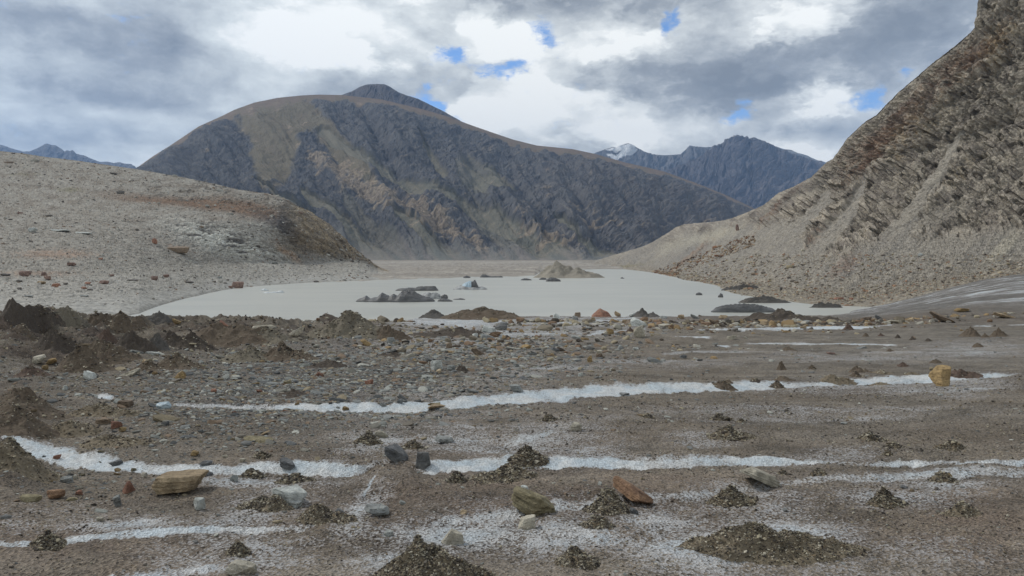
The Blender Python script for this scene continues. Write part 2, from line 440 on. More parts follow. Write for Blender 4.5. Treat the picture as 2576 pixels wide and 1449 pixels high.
DIRTY = [   # patches where grey ice crystals show through the grit: u, v, ru, rv, rot, amount
    (1180, 1330, 260, 50, -5, .45), (1420, 1340, 180, 60, 0, .46), (1750, 1390, 220, 70, 0, .50), (1650, 1300, 130, 40, 0, .48), (1980, 1320, 160, 70, 10, .46),
    (600, 1300, 130, 34, -10, .42), (700, 1260, 120, 26, -15, .34), (900, 1290, 80, 40, -45, .45), (330, 1320, 200, 25, 0, .34), (660, 1390, 160, 50, 0, .36),
    (1000, 1420, 130, 60, 0, .45), (480, 1400, 130, 30, 0, .34), (1850, 1255, 110, 40, 0, .40), (2250, 1250, 160, 30, 0, .34), (2380, 1215, 160, 30, 0, .36),
    (950, 1110, 110, 32, 0, .42), (1150, 1105, 130, 30, 0, .40), (1350, 1110, 180, 40, -8, .40), (1480, 1130, 120, 30, 0, .36), (700, 1220, 160, 24, -20, .34), (640, 1200, 260, 18, 0, .34),
    (1900, 1300, 90, 70, 0, .36), (1770, 1110, 90, 16, 0, .34), (2100, 1150, 120, 20, 0, .32), (2200, 970, 260, 20, 0, .34), (2420, 970, 120, 30, 0, .36), (2000, 1040, 420, 24, 0, .26),
    (2380, 960, 60, 20, 0, .38), (1620, 910, 260, 12, 0, .28), (2150, 900, 280, 14, 0, .28), (2450, 880, 160, 22, 0, .34), (60, 935, 60, 16, 0, .45), (250, 915, 70, 16, -20, .45),
    (190, 860, 120, 18, 0, .28), (1100, 870, 330, 26, 0, .32), (1300, 840, 260, 24, 0, .42), (1150, 815, 170, 16, 0, .62), (1000, 850, 160, 26, 0, .34), (1480, 815, 240, 16, 0, .34),
    (1350, 935, 220, 24, -8, .30), (1130, 990, 300, 20, 0, .28), (1040, 1040, 260, 18, 0, .26), (2300, 1390, 260, 40, 0, .20), (2130, 1420, 200, 40, 0, .25), (150, 1290, 200, 24, 0, .22), (0, 1310, 140, 40, 0, .2)]
def nominal_drop(u, Y):
    c = 1.6 + 0.066 * Y
    r = np.where(Y < 60, 1.6 + 0.06 * Y, 5.2 - 1.0 * ss(60, 190, Y))
    wr = ss(2060, 2610, u)
    D = c + (r - c) * wr
    edge = np.interp(u, [-900, 0, 330, 480, 640, 760, 900, 1000, 1100, 1250, 1500, 1800, 2000, 2100], [105, 96, 88, 76, 68, 66, 66, 76, 100, 112, 112, 114, 118, 130])
    edge = edge + 3.5 * perlin2(u / 55.0, u * 0 + 3.3, 5) + 2.2 * perlin2(u / 19.0, u * 0 + 8.3, 6)
    D = D + ss(0, 9, Y - edge) * 9.0 * (1 - ss(2040, 2150, u))
    return D
def seg_eval(u, pts, *vals):
    us = [p[0] for p in pts]; vs = [p[1] for p in pts]
    return [np.interp(u, us, vs)] + [np.interp(u, us, q) for q in vals]
HUMMOCKS = [(60, 880, 260, 52, .85), (360, 856, 330, 34, .5), (640, 850, 220, 26, .34), (0, 1040, 110, 120, .5), (0, 1200, 90, 90, .6), (860, 840, 110, 24, .5)]
def glacier(X, Y, full=False):
    X = np.asarray(X, float); Y = np.maximum(np.asarray(Y, float), 0.3)
    u = np.clip(CU + F * X / Y, -1600, 4200)
    D = nominal_drop(u, Y)
    v = HV + F * D / Y
    z = EYE - D
    # swells, laid out along the flow bands, growing with distance from the worn foreground
    far = ss(8, 40, Y)
    z = z + 0.10 * fbm(X / 3.4, Y / 1.9, 3, 11) + (0.10 + .20 * far) * afbm(X / 17 + Y / 40, Y / 4.0, 3, 12) * ss(3, 14, Y)
    z = z + 0.042 * fbm(X / 0.55, Y / 0.45, 4, 13) + 0.016 * fbm(X / .2, Y / .14, 3, 16) + 0.012 * fbm(X / .09, Y / .09, 2, 14) * (1 - ss(10, 30, Y))
    z = z + 0.22 * np.maximum(afbm(X / 7 + Y / 30, Y / 2.1, 4, 15, ridged=True) - .25, 0) * ss(22, 50, Y) * (1 - ss(1900, 2200, u) * .5)
    hum = np.zeros_like(z)
    for hu, hv, ru, rv, a in HUMMOCKS:
        hum = hum + a * np.exp(-((u - hu) / ru) ** 2 - ((v - hv) / rv) ** 2)
    hum = np.minimum(hum, 1.1)
    hr = fbm(X / 3.4, Y / 4.2, 5, 21, 0.5, ridged=True)
    hb = fbm(X / 9.0 + 4, Y / 10.0, 3, 22)
    z = z + hum * (1.05 * np.maximum(hr, -.25) + .7 * hb + .05) * np.clip(Y / 26, .35, 1.6)
    ice = np.full_like(z, 0.02)
    for pts, hw, step, st in BANDS:
        us = [p[0] for p in pts]
        wig = perlin2(X / 0.30, Y / .9 + len(pts), 31) * .28 + perlin2(X / 1.3, Y / 4, 32) * .25 + .22 * perlin2(X / .07, Y / .07, 33)
        vc, h, s = seg_eval(u, pts, hw, st)
        inside = (u > us[0]) & (u < us[-1])
        e = np.where(inside, 1.0, 0.0) * np.minimum(ss(us[0], us[0] + 25, u), 1 - ss(us[-1] - 25, us[-1], u))
        h = np.maximum(h * (.64 + .34 * perlin2(u / 46, u * 0 + step * 90, 35) + .16 * perlin2(u / 13, u * 0 + step * 70, 36)), 0.45)
        hz = np.maximum(seg_eval(u, pts, hw)[1] * .75, 0.45)
        nz_ = (v - vc) / hz
        n = (v - vc) / h                                          # -1 at the upper rim, +1 at the foot
        prof = (1 - ss(0.70, 1.05, n + wig * .5)) * ss(-1.9, -0.35, n + wig * 1.5)
        ice = np.maximum(ice, prof * s * e * (1 - .20 * ss(.22, .5, perlin2(X / (.06 * Y + .2), v / 30.0, 34))) * (.86 + .14 * np.clip(1 - np.abs(n), 0, 1)))
        z = z + e * step * .85 * np.clip(Y / 9, .6, 2.0) * (ss(1.0, -0.9, nz_) - 1.0) * np.exp(-np.maximum(nz_ - 1, 0) / 4.0) * np.minimum(1, hz / 6)
    dz = np.zeros_like(z)
    for du, dv, ru, rv, rot, a in DIRTY:
        c, s_ = math.cos(R(rot)), math.sin(R(rot))
        x1 = (u - du) * c + (v - dv) * s_; y1 = -(u - du) * s_ + (v - dv) * c
        dz = np.maximum(dz, a * np.exp(-((x1 / ru) ** 2 + (y1 / rv) ** 2) * 0.9))
    streak = afbm(X / 2.6 + Y / 9, Y / .55, 4, 41) * (1 - far) + far * afbm(X / 9 + Y / 30, Y / 1.1, 4, 42)
    blot = fbm(X / .8, Y / .6, 5, 43)
    base = 0.20 + dz * 1.0 + 0.24 * streak + 0.22 * blot
    ice = np.maximum(ice, np.clip(base, 0, .72) * ss(0.02, .3, dz + .14))
    # bare blue-grey ice rising on the right, striped by its layers
    wr = ss(2000, 2200, u) * ss(62, 95, Y + (u - 2576) * .03 + 5 * perlin2(X / 9, Y / 5, 44))
    lay = afbm(X / 30 + Y / 60, (Y - .10 * X) / 3.0, 5, 45, .62)
    z = z + wr * (.30 * lay + .16 * fbm(X / 5, Y / 3, 4, 48))
    ice = np.maximum(ice, wr * np.clip(.27 + 1.35 * lay + .35 * afbm(X / 12, (Y - .10 * X) / .9, 3, 47), 0.04, .92))
    mid = ss(36, 60, Y) * ss(900, 1040, u) * (1 - ss(1500, 1900, u))
    lay2 = afbm(X / 6 + Y / 40, Y / 1.5, 5, 46, .6)
    ice = np.maximum(ice, mid * np.clip(.44 + 1.25 * lay2, 0, .9))
    if not full: return z
    return z, u, v, ice, hum, wr, blot, far, hr

def ground_at(u, v):                                    # first point of the glacier met along a line of sight
    u = np.atleast_1d(np.asarray(u, float)); v = np.atleast_1d(np.asarray(v, float))
    Ys = np.exp(np.linspace(np.log(2.0), np.log(220), 900))
    out = np.zeros((len(u), 3))
    for i, (a, b) in enumerate(zip(u, v)):
        X = (a - CU) / F * Ys
        zz = glacier(X, Ys)
        vis = HV + F * (EYE - zz) / Ys
        k = np.argmax(vis <= b)
        if vis[k] > b: k = int(np.argmin(vis))
        out[i] = X[k], Ys[k], zz[k]
    return out

NC, NR = 1650, 1050
tt = np.linspace(-1.15, 1.15, NC)
yy = np.exp(np.linspace(np.log(1.7), np.log(260), NR))
Yg, Tg = np.meshgrid(yy, tt, indexing='ij')
Xg = Tg * Yg
z, u, v, ice, hum, wr, blot, far, hr = glacier(Xg, Yg, True)
tint = np.broadcast_to(A(124, 117, 107), z.shape + (3,)).copy()
big = fbm(Xg / 2.8, Yg / 1.6, 4, 51)
tint = lerp(tint, A(112, 103, 92), np.clip(.5 + 1.6 * big, 0, 1) * (1 - ss(20, 45, Yg)) * .85)
red = np.exp(-((u - 1250) / 800) ** 2 - ((v - 1250) / 120) ** 2) + np.exp(-((u - 150) / 330) ** 2 - ((v - 1400) / 90) ** 2) + np.exp(-((u - 2500) / 260) ** 2 - ((v - 1330) / 120) ** 2)
tint = lerp(tint, A(112, 99, 88), np.clip(red * (.7 + blot), 0, .8))
tint = lerp(tint, A(124, 119, 111), np.clip(ss(1500, 2300, u) * ss(14, 22, Yg) * .7, 0, 1))
stonef = np.exp(-((u - 760) / 420) ** 2 - ((v - 975) / 100) ** 2)
tint = lerp(tint, A(106, 102, 98), np.clip(stonef, 0, .8))
hm = np.clip(hum * 1.3, 0, 1)
tint = lerp(tint, lerp(A(76, 66, 60), A(122, 115, 103), np.clip(.42 + 2.4 * fbm(Xg / 1.9, Yg / 2.2, 4, 52), 0, 1)), hm * .95)
tint = tint * np.clip(.76 + .30 * fbm(Xg / .5, Yg / .3, 4, 54) + .40 * fbm(Xg / 2.4, Yg / .8, 4, 55), .45, 1.2)[..., None]
tint = lerp(tint, A(84, 74, 68), np.clip(ss(40, 70, Yg) * (.45 + .9 * fbm(Xg / 2.0, Yg / 1.0, 4, 53)) * (1 - wr), 0, .8))
tint = lerp(tint, A(96, 95, 93), np.clip(wr * .9, 0, 1))
ice = ice * (1 - .85 * np.clip(hm, 0, 1) * (1 - ss(.75, .9, ice)))
M_GLAC = ice_dirt_mat()
me = mesh_from('glacier', np.stack([Xg, Yg, z], -1).reshape(-1, 3), grid_faces(NR, NC), M_GLAC, tint.reshape(-1, 3), {'ice': ice}, smooth=True)
structure('glacier', me)
del Xg, Tg, z, tint, ice, big, red, hm, stonef

# ------------------------------------------------------------------ lake
def lake_mat():
    m, n, b = principled('milky_meltwater')
    pos = n.new('ShaderNodeNewGeometry').outputs['Position']
    a = n.noise(n.mapping(pos, sc=(.02, .05, 1)), 1.0, 4, 0.6)
    a = n.rng(a, .36, .62)
    n.put(b.inputs['Base Color'], n.mix(a, tuple(A(166, 167, 160)), tuple(A(174, 174, 166))))
    b.inputs['Roughness'].default_value = 0.34
    b.inputs['Specular IOR Level'].default_value = 0.34
    rip = n.m('ADD', n.noise(n.mapping(pos, sc=(1, 1.6, 1)), 1.6, 3, 0.6), n.noise(n.mapping(pos, sc=(.3, .8, 1)), .6, 2, 0.5))
    n.put(b.inputs['Normal'], n.bump(rip, 0.28, 0.10))
    return m
lx = np.linspace(-1000, 1000, 40); ly = np.linspace(55, 1700, 40)
LY, LX = np.meshgrid(ly, lx, indexing='ij')
structure('lake', mesh_from('lake', np.stack([LX, LY, LX * 0], -1).reshape(-1, 3), grid_faces(40, 40), lake_mat(), smooth=True))


# ------------------------------------------------------------------ slopes: sheets carried by contour lines, roughened along their normals
def sheet(rows, u0, u1, nu, counts, smooth=14):
    us = np.linspace(u0, u1, nu)
    Yr = np.array([np.interp(us, [p[0] for p in r], [p[2] for p in r]) for r in rows])
    Vr = np.array([np.interp(us, [p[0] for p in r], [p[1] for p in r]) for r in rows])
    Zr = EYE + (HV - Vr) / F * Yr
    s = np.concatenate([np.linspace(i, i + 1, c, endpoint=False) for i, c in enumerate(counts)] + [[len(rows) - 1.0]])
    i0 = np.minimum(s.astype(int), len(rows) - 2); f = (s - i0)[:, None]
    Y = Yr[i0] * (1 - f) + Yr[i0 + 1] * f
    Z = Zr[i0] * (1 - f) + Zr[i0 + 1] * f
    if smooth:
        k = np.ones(smooth) / smooth
        crest = np.abs(s - (len(rows) - 2)) * counts[-2]
        wgt = np.clip(crest / smooth, 0, 1)[:, None]
        pad = lambda a: np.concatenate([np.repeat(a[:1], smooth, 0), a, np.repeat(a[-1:], smooth, 0)])
        def sm(a):
            p = np.cumsum(pad(a), 0)
            q = (p[smooth:] - p[:-smooth]) / smooth
            o = smooth - smooth // 2 - 1
            return q[o:o + len(a)]
        Y = Y * (1 - wgt) + sm(Y) * wgt; Z = Z * (1 - wgt) + sm(Z) * wgt
    U = np.broadcast_to(us, Y.shape)
    X = (U - CU) / F * Y
    P = np.stack([X, Y, Z], -1)
    S = np.broadcast_to(s[:, None], Y.shape)
    return P, U, S
def normals(P):
    a = np.gradient(P, axis=0); b = np.gradient(P, axis=1)
    n = np.cross(b, a)
    n /= np.linalg.norm(n, axis=-1, keepdims=True) + 1e-12
    return n
def project(P):
    return CU + F * P[..., 0] / P[..., 1], HV + F * (EYE - P[..., 2]) / P[..., 1]

# --- the big mountain across the valley
CREST = [(150, 520), (250, 470), (340, 425), (385, 393), (430, 365), (470, 338), (500, 318), (560, 291), (590, 276), (640, 258), (700, 246), (760, 240), (800, 238), (860, 239), (960, 250), (1060, 274), (1120, 291), (1200, 320), (1290, 351), (1350, 366), (1380, 369), (1440, 375), (1500, 388), (1570, 408), (1670, 431), (1750, 460), (1820, 488), (1885, 518), (1960, 560), (2060, 610), (2200, 640)]
MY = lambda u: np.interp(u, [100, 250, 500, 800, 1200, 1600, 1900, 2300], [3400, 3500, 3900, 4500, 4550, 4700, 4900, 5200])
MB = lambda u: np.interp(u, [100, 250, 900, 1300, 1500, 1700, 1900, 2300], [2600, 2500, 2250, 2250, 2400, 2900, 3500, 4200])
us_ = np.array([c[0] for c in CREST], float); vc_ = np.array([c[1] for c in CREST], float)
cre = [(a, b, float(MY(a))) for a, b in CREST]
def frac_row(fy, fv):
    return [(a, 656 + (b - 656) * fv, float(MB(a) + (MY(a) - MB(a)) * fy)) for a, b in CREST]
rows = [[(a, 664, float(MB(a)) - 80) for a in us_], [(a, 655, float(MB(a))) for a in us_], frac_row(.10, .12), frac_row(.30, .42), frac_row(.66, .80), frac_row(.84, .935), cre,
        [(a, b + 12, y * 1.12) for a, b, y in cre]]
P, U, S = sheet(rows, 150, 2200, 1250, [6, 40, 110, 150, 80, 50, 12], 18)
_, Vn = project(P)
vcre = np.interp(U, us_, vc_)
hgt = np.clip((656 - Vn) / np.maximum(656 - vcre, 5), 0, 1.02)
wx = 16 * fbm(U / 60, Vn / 60, 3, 60)
Ud = U - 0.85 * Vn + wx
Ua = U + 0.85 * Vn + wx
gul = afbm(Ud / 46, Ua / 420, 5, 61, .52, ridged=True)
crag = fbm(U / 26, Vn / 20, 6, 62, .55, ridged=True)
lay = afbm((U - .5 * Vn) / 90, (Vn + .25 * U + .6 * wx) / 9, 4, 63, .55)
def G(cu, cv, ru, rv, rot=0):
    c, s_ = math.cos(R(rot)), math.sin(R(rot))
    x1 = (U - cu) * c + (Vn - cv) * s_; y1 = -(U - cu) * s_ + (Vn - cv) * c
    return np.exp(-(x1 / ru) ** 2 - (y1 / rv) ** 2)
brk = fbm(U / 34, Vn / 26, 5, 64)
smooth_top = ss(.62, .95, 1.0 - (Vn - vcre) / np.interp(U, [300, 560, 640, 800, 1000, 1500, 1900], [14, 50, 100, 60, 54, 60, 26]) + .30 * brk)
grass = np.clip(1.5 * G(690, 360, 62, 120, 8) + 1.3 * G(690, 290, 100, 40, 0) + .9 * G(850, 380, 34, 90, -40) + .7 * G(900, 420, 20, 130, -42) + .45 * brk - .25, 0, 1)
grass = np.maximum(grass, smooth_top)
green = np.clip(1.3 * G(920, 560, 26, 120, -38) + 1.2 * G(1260, 580, 40, 130, -48) + .9 * G(1180, 420, 40, 60, -30) + .9 * G(1210, 445, 60, 34, 20) + .8 * G(980, 610, 60, 70, -40) + .4 * afbm(Ud / 16, Ua / 300, 4, 65) + .25 * brk - .30, 0, 1)
def flow(pts, w0, w1, jag=8):                 # a tongue of scree running down a slope
    vv = [p[1] for p in pts]; uu = [p[0] for p in pts]
    wd = w0 + (w1 - w0) * np.clip((Vn - vv[0]) / (vv[-1] - vv[0]), 0, 1)
    uc = np.interp(Vn, vv, uu) + jag * perlin2(U / 18, Vn / 18, 75)
    return np.exp(-np.abs((U - uc) / wd) ** 3) * ss(vv[0] - 12, vv[0] + 12, Vn) * (1 - ss(vv[-1] - 4, vv[-1] + 14, Vn))
grass = ss(.22, .52, grass)
fans = np.maximum.reduce([flow([(745, 470), (800, 520), (880, 585), (945, 648)], 16, 44), flow([(806, 326), (860, 372), (935, 412), (1057, 473), (1219, 536), (1300, 585), (1390, 648)], 20, 50),
    flow([(985, 540), (1050, 590), (1130, 650)], 14, 44), flow([(1165, 405), (1200, 440), (1240, 490)], 10, 42), flow([(1225, 420), (1262, 470), (1282, 492)], 8, 26), flow([(1340, 560), (1395, 610), (1440, 650)], 8, 30),
    flow([(1395, 545), (1450, 590), (1520, 640)], 6, 26), flow([(1480, 590), (1540, 640)], 5, 24), flow([(1050, 330), (1080, 380), (1120, 440)], 4, 12, 4), flow([(640, 440), (700, 500), (790, 560)], 5, 14, 5), flow([(905, 620), (960, 652)], 8, 40)])
green = np.maximum(ss(.30, .55, green) * .6, ss(.25, .6, fans + .25 * brk))
foot = ss(.20, .02, hgt + .06 * brk + .05 * gul)
tan = np.clip(1.35 * G(905, 468, 150, 30, 31) + .9 * G(800, 405, 26, 12, 30) + 1.2 * G(1060, 540, 90, 28, 38) + .75 * G(1380, 600, 90, 40, 30) + .6 * G(1500, 545, 80, 16, 20) + .9 * G(1180, 600, 110, 20, 35) + .55 * crag + 1.0 * lay + 1.0 * brk - .72, 0, 1)
tan = ss(.05, .55, tan)
roughness = np.clip(1 - .85 * smooth_top - .55 * green - .6 * np.clip(grass, 0, 1) - .8 * foot, .06, 1)
nrm = normals(P)
tap = np.clip((vcre + 0 - Vn) / -12, .10, 1)
tapw = np.clip((vcre - Vn) / -45, .04, 1)
d = ((17 * gul * tapw + 105 * tapw * fbm(Ud / 120, Ua / 300, 3, 71)) * ss(0, .1, hgt) * (.45 + .55 * roughness) + 12 * crag * roughness + 9 * lay * roughness - 14 * green * ss(.03, .15, hgt) + 3.0 * fbm(U / 6, Vn / 5, 4, 66) * roughness) * tap
P = P + nrm * d[..., None]
t = np.broadcast_to(A(95, 95, 96), P.shape).copy()
t = lerp(t, A(72, 74, 80), np.clip(.5 + 1.6 * fbm(U / 40, Vn / 16, 4, 67), 0, 1) * .8)
t = lerp(t, A(116, 112, 108), np.clip(1.3 * lay + 1.1 * fbm(U / 9, Vn / 5, 3, 68) - .1, 0, 1) * .85)
t = lerp(t, A(112, 96, 80), np.clip(.25 * ss(1200, 1700, U) * (.5 + brk), 0, .35))
t = lerp(t, lerp(A(114, 106, 88), A(118, 104, 92), np.clip(smooth_top + brk * .5, 0, 1)), grass * .92)
fs_ = np.clip(.5 + 1.3 * afbm(Ud / 9, Ua / 420, 4, 76), 0, 1)
t = lerp(t, lerp(A(124, 119, 105), A(103, 103, 93), fs_), green * .92)
t = lerp(t, lerp(A(120, 108, 96), A(160, 146, 126), np.clip(.5 + 1.6 * fbm(U / 7, Vn / 4, 4, 72), 0, 1)), tan * .8)
chute = np.clip(afbm(Ud / 7, Ua / 260, 3, 69) * 2.2 - .9, 0, 1) * ss(.75, .45, hgt) * (1 - tan)
t = lerp(t, A(136, 130, 120), np.clip(chute * 1.3, 0, 1) * .8)
t = lerp(t, lerp(A(132, 125, 118), A(108, 110, 106), np.clip(.5 + 1.5 * afbm(Ud / 30, Ua / 300, 3, 70), 0, 1)), foot * .85)
M_MTN = terrain_mat('mountain_rock', 0.02, .70, 1.30, (0.9, 14.0))
structure('mountain', mesh_from('mountain', P.reshape(-1, 3), grid_faces(*U.shape), M_MTN, t.reshape(-1, 3), smooth=False))

# --- the dark summit behind it, and the blue ranges far off
def range_sheet(name, crest, Ycr, depth, base_v, cols, amp, seed, snow=None, nu=420, nv=170, tap_px=10):
    u0, u1 = crest[0][0], crest[-1][0]
    rows = [[(a, base_v, Ycr - depth) for a, b in crest], [(a, base_v + (b - base_v) * .55, Ycr - depth * .5) for a, b in crest], [(a, b, Ycr) for a, b in crest], [(a, min(b + 15, base_v), Ycr * 1.12) for a, b in crest]]
    P, U, S = sheet(rows, u0, u1, nu, [nv // 2, nv // 2, 8], 8)
    _, Vn = project(P)
    vc = np.interp(U, [c[0] for c in crest], [c[1] for c in crest])
    wob = 14 * fbm(U / 40, Vn / 40, 3, seed)
    r1 = fbm((U + wob) / 55, Vn / 60, 6, seed + 1, .55, ridged=True)
    r2 = afbm((U + wob + .5 * (Vn - vc)) / 14, Vn / 70, 4, seed + 2, .5, ridged=True)
    tp = np.clip((Vn - vc) / tap_px, .12, 1)
    P = P + normals(P) * ((amp * r1 + amp * .45 * r2) * tp)[..., None]
    f = np.clip(.5 + 1.1 * fbm(U / 18, Vn / 14, 5, seed + 3) + .3 * r2, 0, 1)
    t = lerp(np.broadcast_to(cols[0], P.shape), cols[1], f)
    if snow is not None:
        sm = snow(U, Vn, vc, r1, r2)
        t = lerp(t, np.array((.80, .82, .84)), np.clip(sm, 0, 1))
    return structure(name, mesh_from(name, P.reshape(-1, 3), grid_faces(*U.shape), M_FAR, t.reshape(-1, 3), smooth=False))
M_FAR = terrain_mat('far_mountain_rock', 0.006, .75, 1.25, (0.8, 40.0))
range_sheet('summit', [(800, 262), (840, 246), (862, 238), (885, 231), (905, 219), (925, 213), (950, 212), (968, 213), (985, 221), (1000, 232), (1020, 240), (1045, 247), (1070, 258), (1090, 268), (1120, 283), (1150, 300), (1200, 330)], 6400, 900, 330, (A(78, 78, 84), A(92, 88, 88)), 30, 80)
def snow_peak(U, V, vc, r1, r2):
    def G(cu, cv, ru, rv, rot):
        c, s_ = math.cos(R(rot)), math.sin(R(rot))
        x1 = (U - cu) * c + (V - cv) * s_; y1 = -(U - cu) * s_ + (V - cv) * c
        return np.exp(-(x1 / ru) ** 2 - (y1 / rv) ** 2)
    e = .25 * fbm(U / 12, V / 9, 4, 91)
    a = 1.5 * G(1554, 378, 32, 7, -8) + 1.3 * G(1580, 376, 10, 14, 50) + 1.4 * G(1568, 397, 30, 6, -28) + 1.1 * G(1546, 402, 20, 4, 18)
    return ss(.36, .58, a + e)
range_sheet('snow_peak', [(1400, 440), (1460, 402), (1500, 385), (1520, 377), (1540, 371), (1552, 372), (1572, 363), (1580, 361), (1592, 366), (1612, 378), (1640, 390), (1676, 392), (1712, 389), (1725, 377), (1735, 367), (1745, 369), (1775, 372), (1808, 368), (1840, 362), (1900, 370), (2000, 420)], 11500, 1800, 560, (A(92, 94, 100), A(120, 118, 120)), 80, 84, snow_peak)
def snow_streak(U, V, vc, r1, r2):
    x = np.abs((U - 1850) + .95 * (V - 341))
    return ss(3.2, 1.2, x + 2 * perlin2(U / 4, V / 4, 92)) * ss(362, 352, V)
range_sheet('far_peak', [(1560, 480), (1640, 440), (1700, 420), (1735, 408), (1775, 388), (1800, 371), (1830, 353), (1846, 341), (1854, 339), (1872, 346), (1885, 350), (1897, 346), (1915, 354), (1940, 364), (1975, 381), (2010, 395), (2060, 408), (2110, 430), (2200, 480)], 9500, 1700, 620, (A(84, 84, 92), A(104, 100, 102)), 75, 88, snow_streak)
range_sheet('far_ridge', [(1880, 380), (1920, 362), (1950, 368), (1972, 376), (1990, 377), (2005, 385), (2030, 391), (2052, 402), (2075, 408), (2140, 430)], 12500, 1000, 470, (A(110, 110, 112), A(138, 136, 132)), 40, 93, nu=200, nv=60)
range_sheet('left_range', [(-700, 330), (-300, 350), (-100, 350), (-30, 358), (0, 365), (20, 371), (42, 378), (60, 382), (76, 381), (98, 372), (112, 364), (118, 362), (128, 365), (140, 366), (152, 374), (163, 383), (168, 379), (176, 381), (182, 378), (192, 387), (215, 393), (240, 404), (252, 409), (268, 407), (285, 411), (300, 408), (312, 412), (330, 414), (345, 424), (400, 450)], 9500, 1500, 560, (A(92, 94, 104), A(116, 116, 122)), 60, 96, nu=520, tap_px=14)

# --- the gravel plain beyond the lake, reaching the foot of the mountain and on to the horizon
SHORE_P = ([-600, 700, 900, 1000, 1200, 1300, 1345, 1360, 1400, 1500, 1640, 1700, 2600], [330, 350, 384, 416, 468, 490, 505, 640, 760, 820, 800, 760, 700])
py = np.exp(np.linspace(np.log(300), np.log(14800), 330)); pu = np.linspace(300, 2300, 900)
PY, PU = np.meshgrid(py, pu, indexing='ij')
PX = (PU - CU) / F * PY
ysh = np.interp(PU, *SHORE_P) + 30 * fbm(PU / 60, PY / 400, 3, 101)
nz = fbm(PX / 60, PY / 60, 5, 102); nz2 = fbm(PX / 14, PY / 14, 4, 103, ridged=True)
up = ss(0, 160, PY - ysh)
pz = -0.9 + 1.0 * ss(-20, 12, PY - ysh) + up * 1.2 + 4.2 * ss(500, 2200, PY) + (1.6 * nz + 1.5 * np.maximum(nz2, 0)) * ss(0, 60, PY - ysh) * (1 - ss(1800, 4000, PY)) + 1.3 * np.maximum(0, nz) * up
pt = np.broadcast_to(A(166, 160, 151), PX.shape + (3,)).copy()
pt = lerp(pt, A(136, 131, 124), np.clip(.5 + 1.4 * afbm(PX / 120, PY / 40, 4, 104), 0, 1) * .8)
pt = lerp(pt, A(128, 120, 108), ss(1350, 2100, PY) * .75)
pt = lerp(pt, A(112, 108, 102), ss(16, 0, np.abs(PY - ysh + 4)) * .8)
pt = lerp(pt, A(124, 118, 110), np.clip(1.6 * nz2 - .35, 0, 1) * .7 * (1 - ss(900, 1600, PY)))
structure('valley_floor', mesh_from('valley_floor', np.stack([PX, PY, pz], -1).reshape(-1, 3), grid_faces(*PX.shape), terrain_mat('pale_silt', .12, .8, 1.2, (.6, 1.2)), pt.reshape(-1, 3), smooth=False))

# --- the rounded hill of rubble and bedrock on the left
rows = [
    [(-900, 850, 126), (0, 838, 126), (200, 824, 133), (300, 808, 140), (350, 796, 150), (400, 774, 176), (430, 765, 190), (500, 745, 228), (600, 725, 290), (700, 717, 326), (780, 712, 353), (900, 708, 378), (1000, 703, 416), (1100, 700, 441)],
    [(-900, 740, 182), (0, 735, 185), (200, 732, 195), (350, 725, 215), (500, 712, 290), (600, 702, 350), (780, 692, 430), (900, 686, 470), (950, 690, 480), (1000, 697, 455), (1100, 698, 455)],
    [(-900, 690, 250), (0, 682, 260), (200, 678, 280), (350, 673, 320), (500, 668, 380), (600, 664, 430), (780, 660, 520), (900, 660, 580), (925, 664, 600), (950, 676, 620), (1000, 696, 470), (1100, 698, 460)],
    [(-900, 500, 430), (0, 535, 420), (200, 548, 430), (350, 552, 440), (500, 556, 460), (600, 560, 480), (700, 566, 505), (780, 592, 545), (860, 628, 585), (900, 648, 605), (925, 659, 615), (950, 674, 635), (1000, 695, 480), (1100, 698, 462)],
    [(-900, 420, 560), (0, 430, 560), (200, 455, 555), (350, 478, 550), (500, 500, 550), (600, 510, 550), (700, 522, 560), (780, 560, 580), (860, 605, 600), (900, 641, 612), (925, 656, 618), (950, 672, 640), (1000, 694.5, 485), (1100, 698, 464)],
    [(-900, 320, 640), (-300, 355, 640), (0, 380, 640), (60, 386, 640), (100, 393, 640), (200, 405, 640), (340, 425, 640), (460, 446, 636), (540, 463, 632), (600, 478, 628), (640, 482, 625), (690, 490, 622), (715, 498, 620), (745, 516, 620), (775, 528, 620), (800, 545, 620), (830, 566, 620), (850, 585, 620), (880, 614, 620), (900, 632, 622), (925, 652, 625), (950, 670, 645), (1000, 694, 490), (1100, 698, 466)],
    [(-900, 420, 800), (0, 450, 800), (340, 470, 800), (600, 520, 780), (745, 560, 740), (800, 585, 730), (850, 620, 720), (925, 658, 700), (950, 674, 700), (1000, 695, 520), (1100, 698, 480)]]
P, U, S = sheet(rows, -900, 1100, 1200, [90, 70, 130, 70, 60, 14], 20)
P[..., 2] -= 1.2 * (1 - ss(0, .25, S))
_, Vn = project(P)
nrm = normals(P)
X, Y = P[..., 0], P[..., 1]
vcre = np.interp(U, [p[0] for p in rows[5]], [p[1] for p in rows[5]])
tap = np.clip((Vn - vcre) / 10, .25, 1)
w2 = 10 * fbm(U / 70, Vn / 50, 3, 110)
bend = np.where(U > 640, (U - 640) ** 2 / 420, 0)
sc = Vn + w2 - np.minimum(bend, 160) - .05 * U
strat = afbm(U / 70 + 0 * sc, sc / 6.5, 5, 111, .58)
face = np.clip(ss(640, 740, U) * ss(2.05, 2.4, S) * 1.0 + 1.1 * G(560, 610, 150, 40, 15) + .8 * G(560, 500, 230, 26, 5) + .35 * ss(4.2, 5, S) * ss(330, 480, U), 0, 1)
f1, f2, cid = cells(X / 2.6 + .4 * perlin2(X / 2, Y / 2, 112), Y / 3.6 + 40 + P[..., 2] / 3, 113)
crag = fbm(X / 9, Y / 12 + P[..., 2] / 6, 5, 114, .55, ridged=True)
rub = fbm(X / 1.6, Y / 2.6, 4, 115, .6, ridged=True)
water = ss(.12, .8, S)
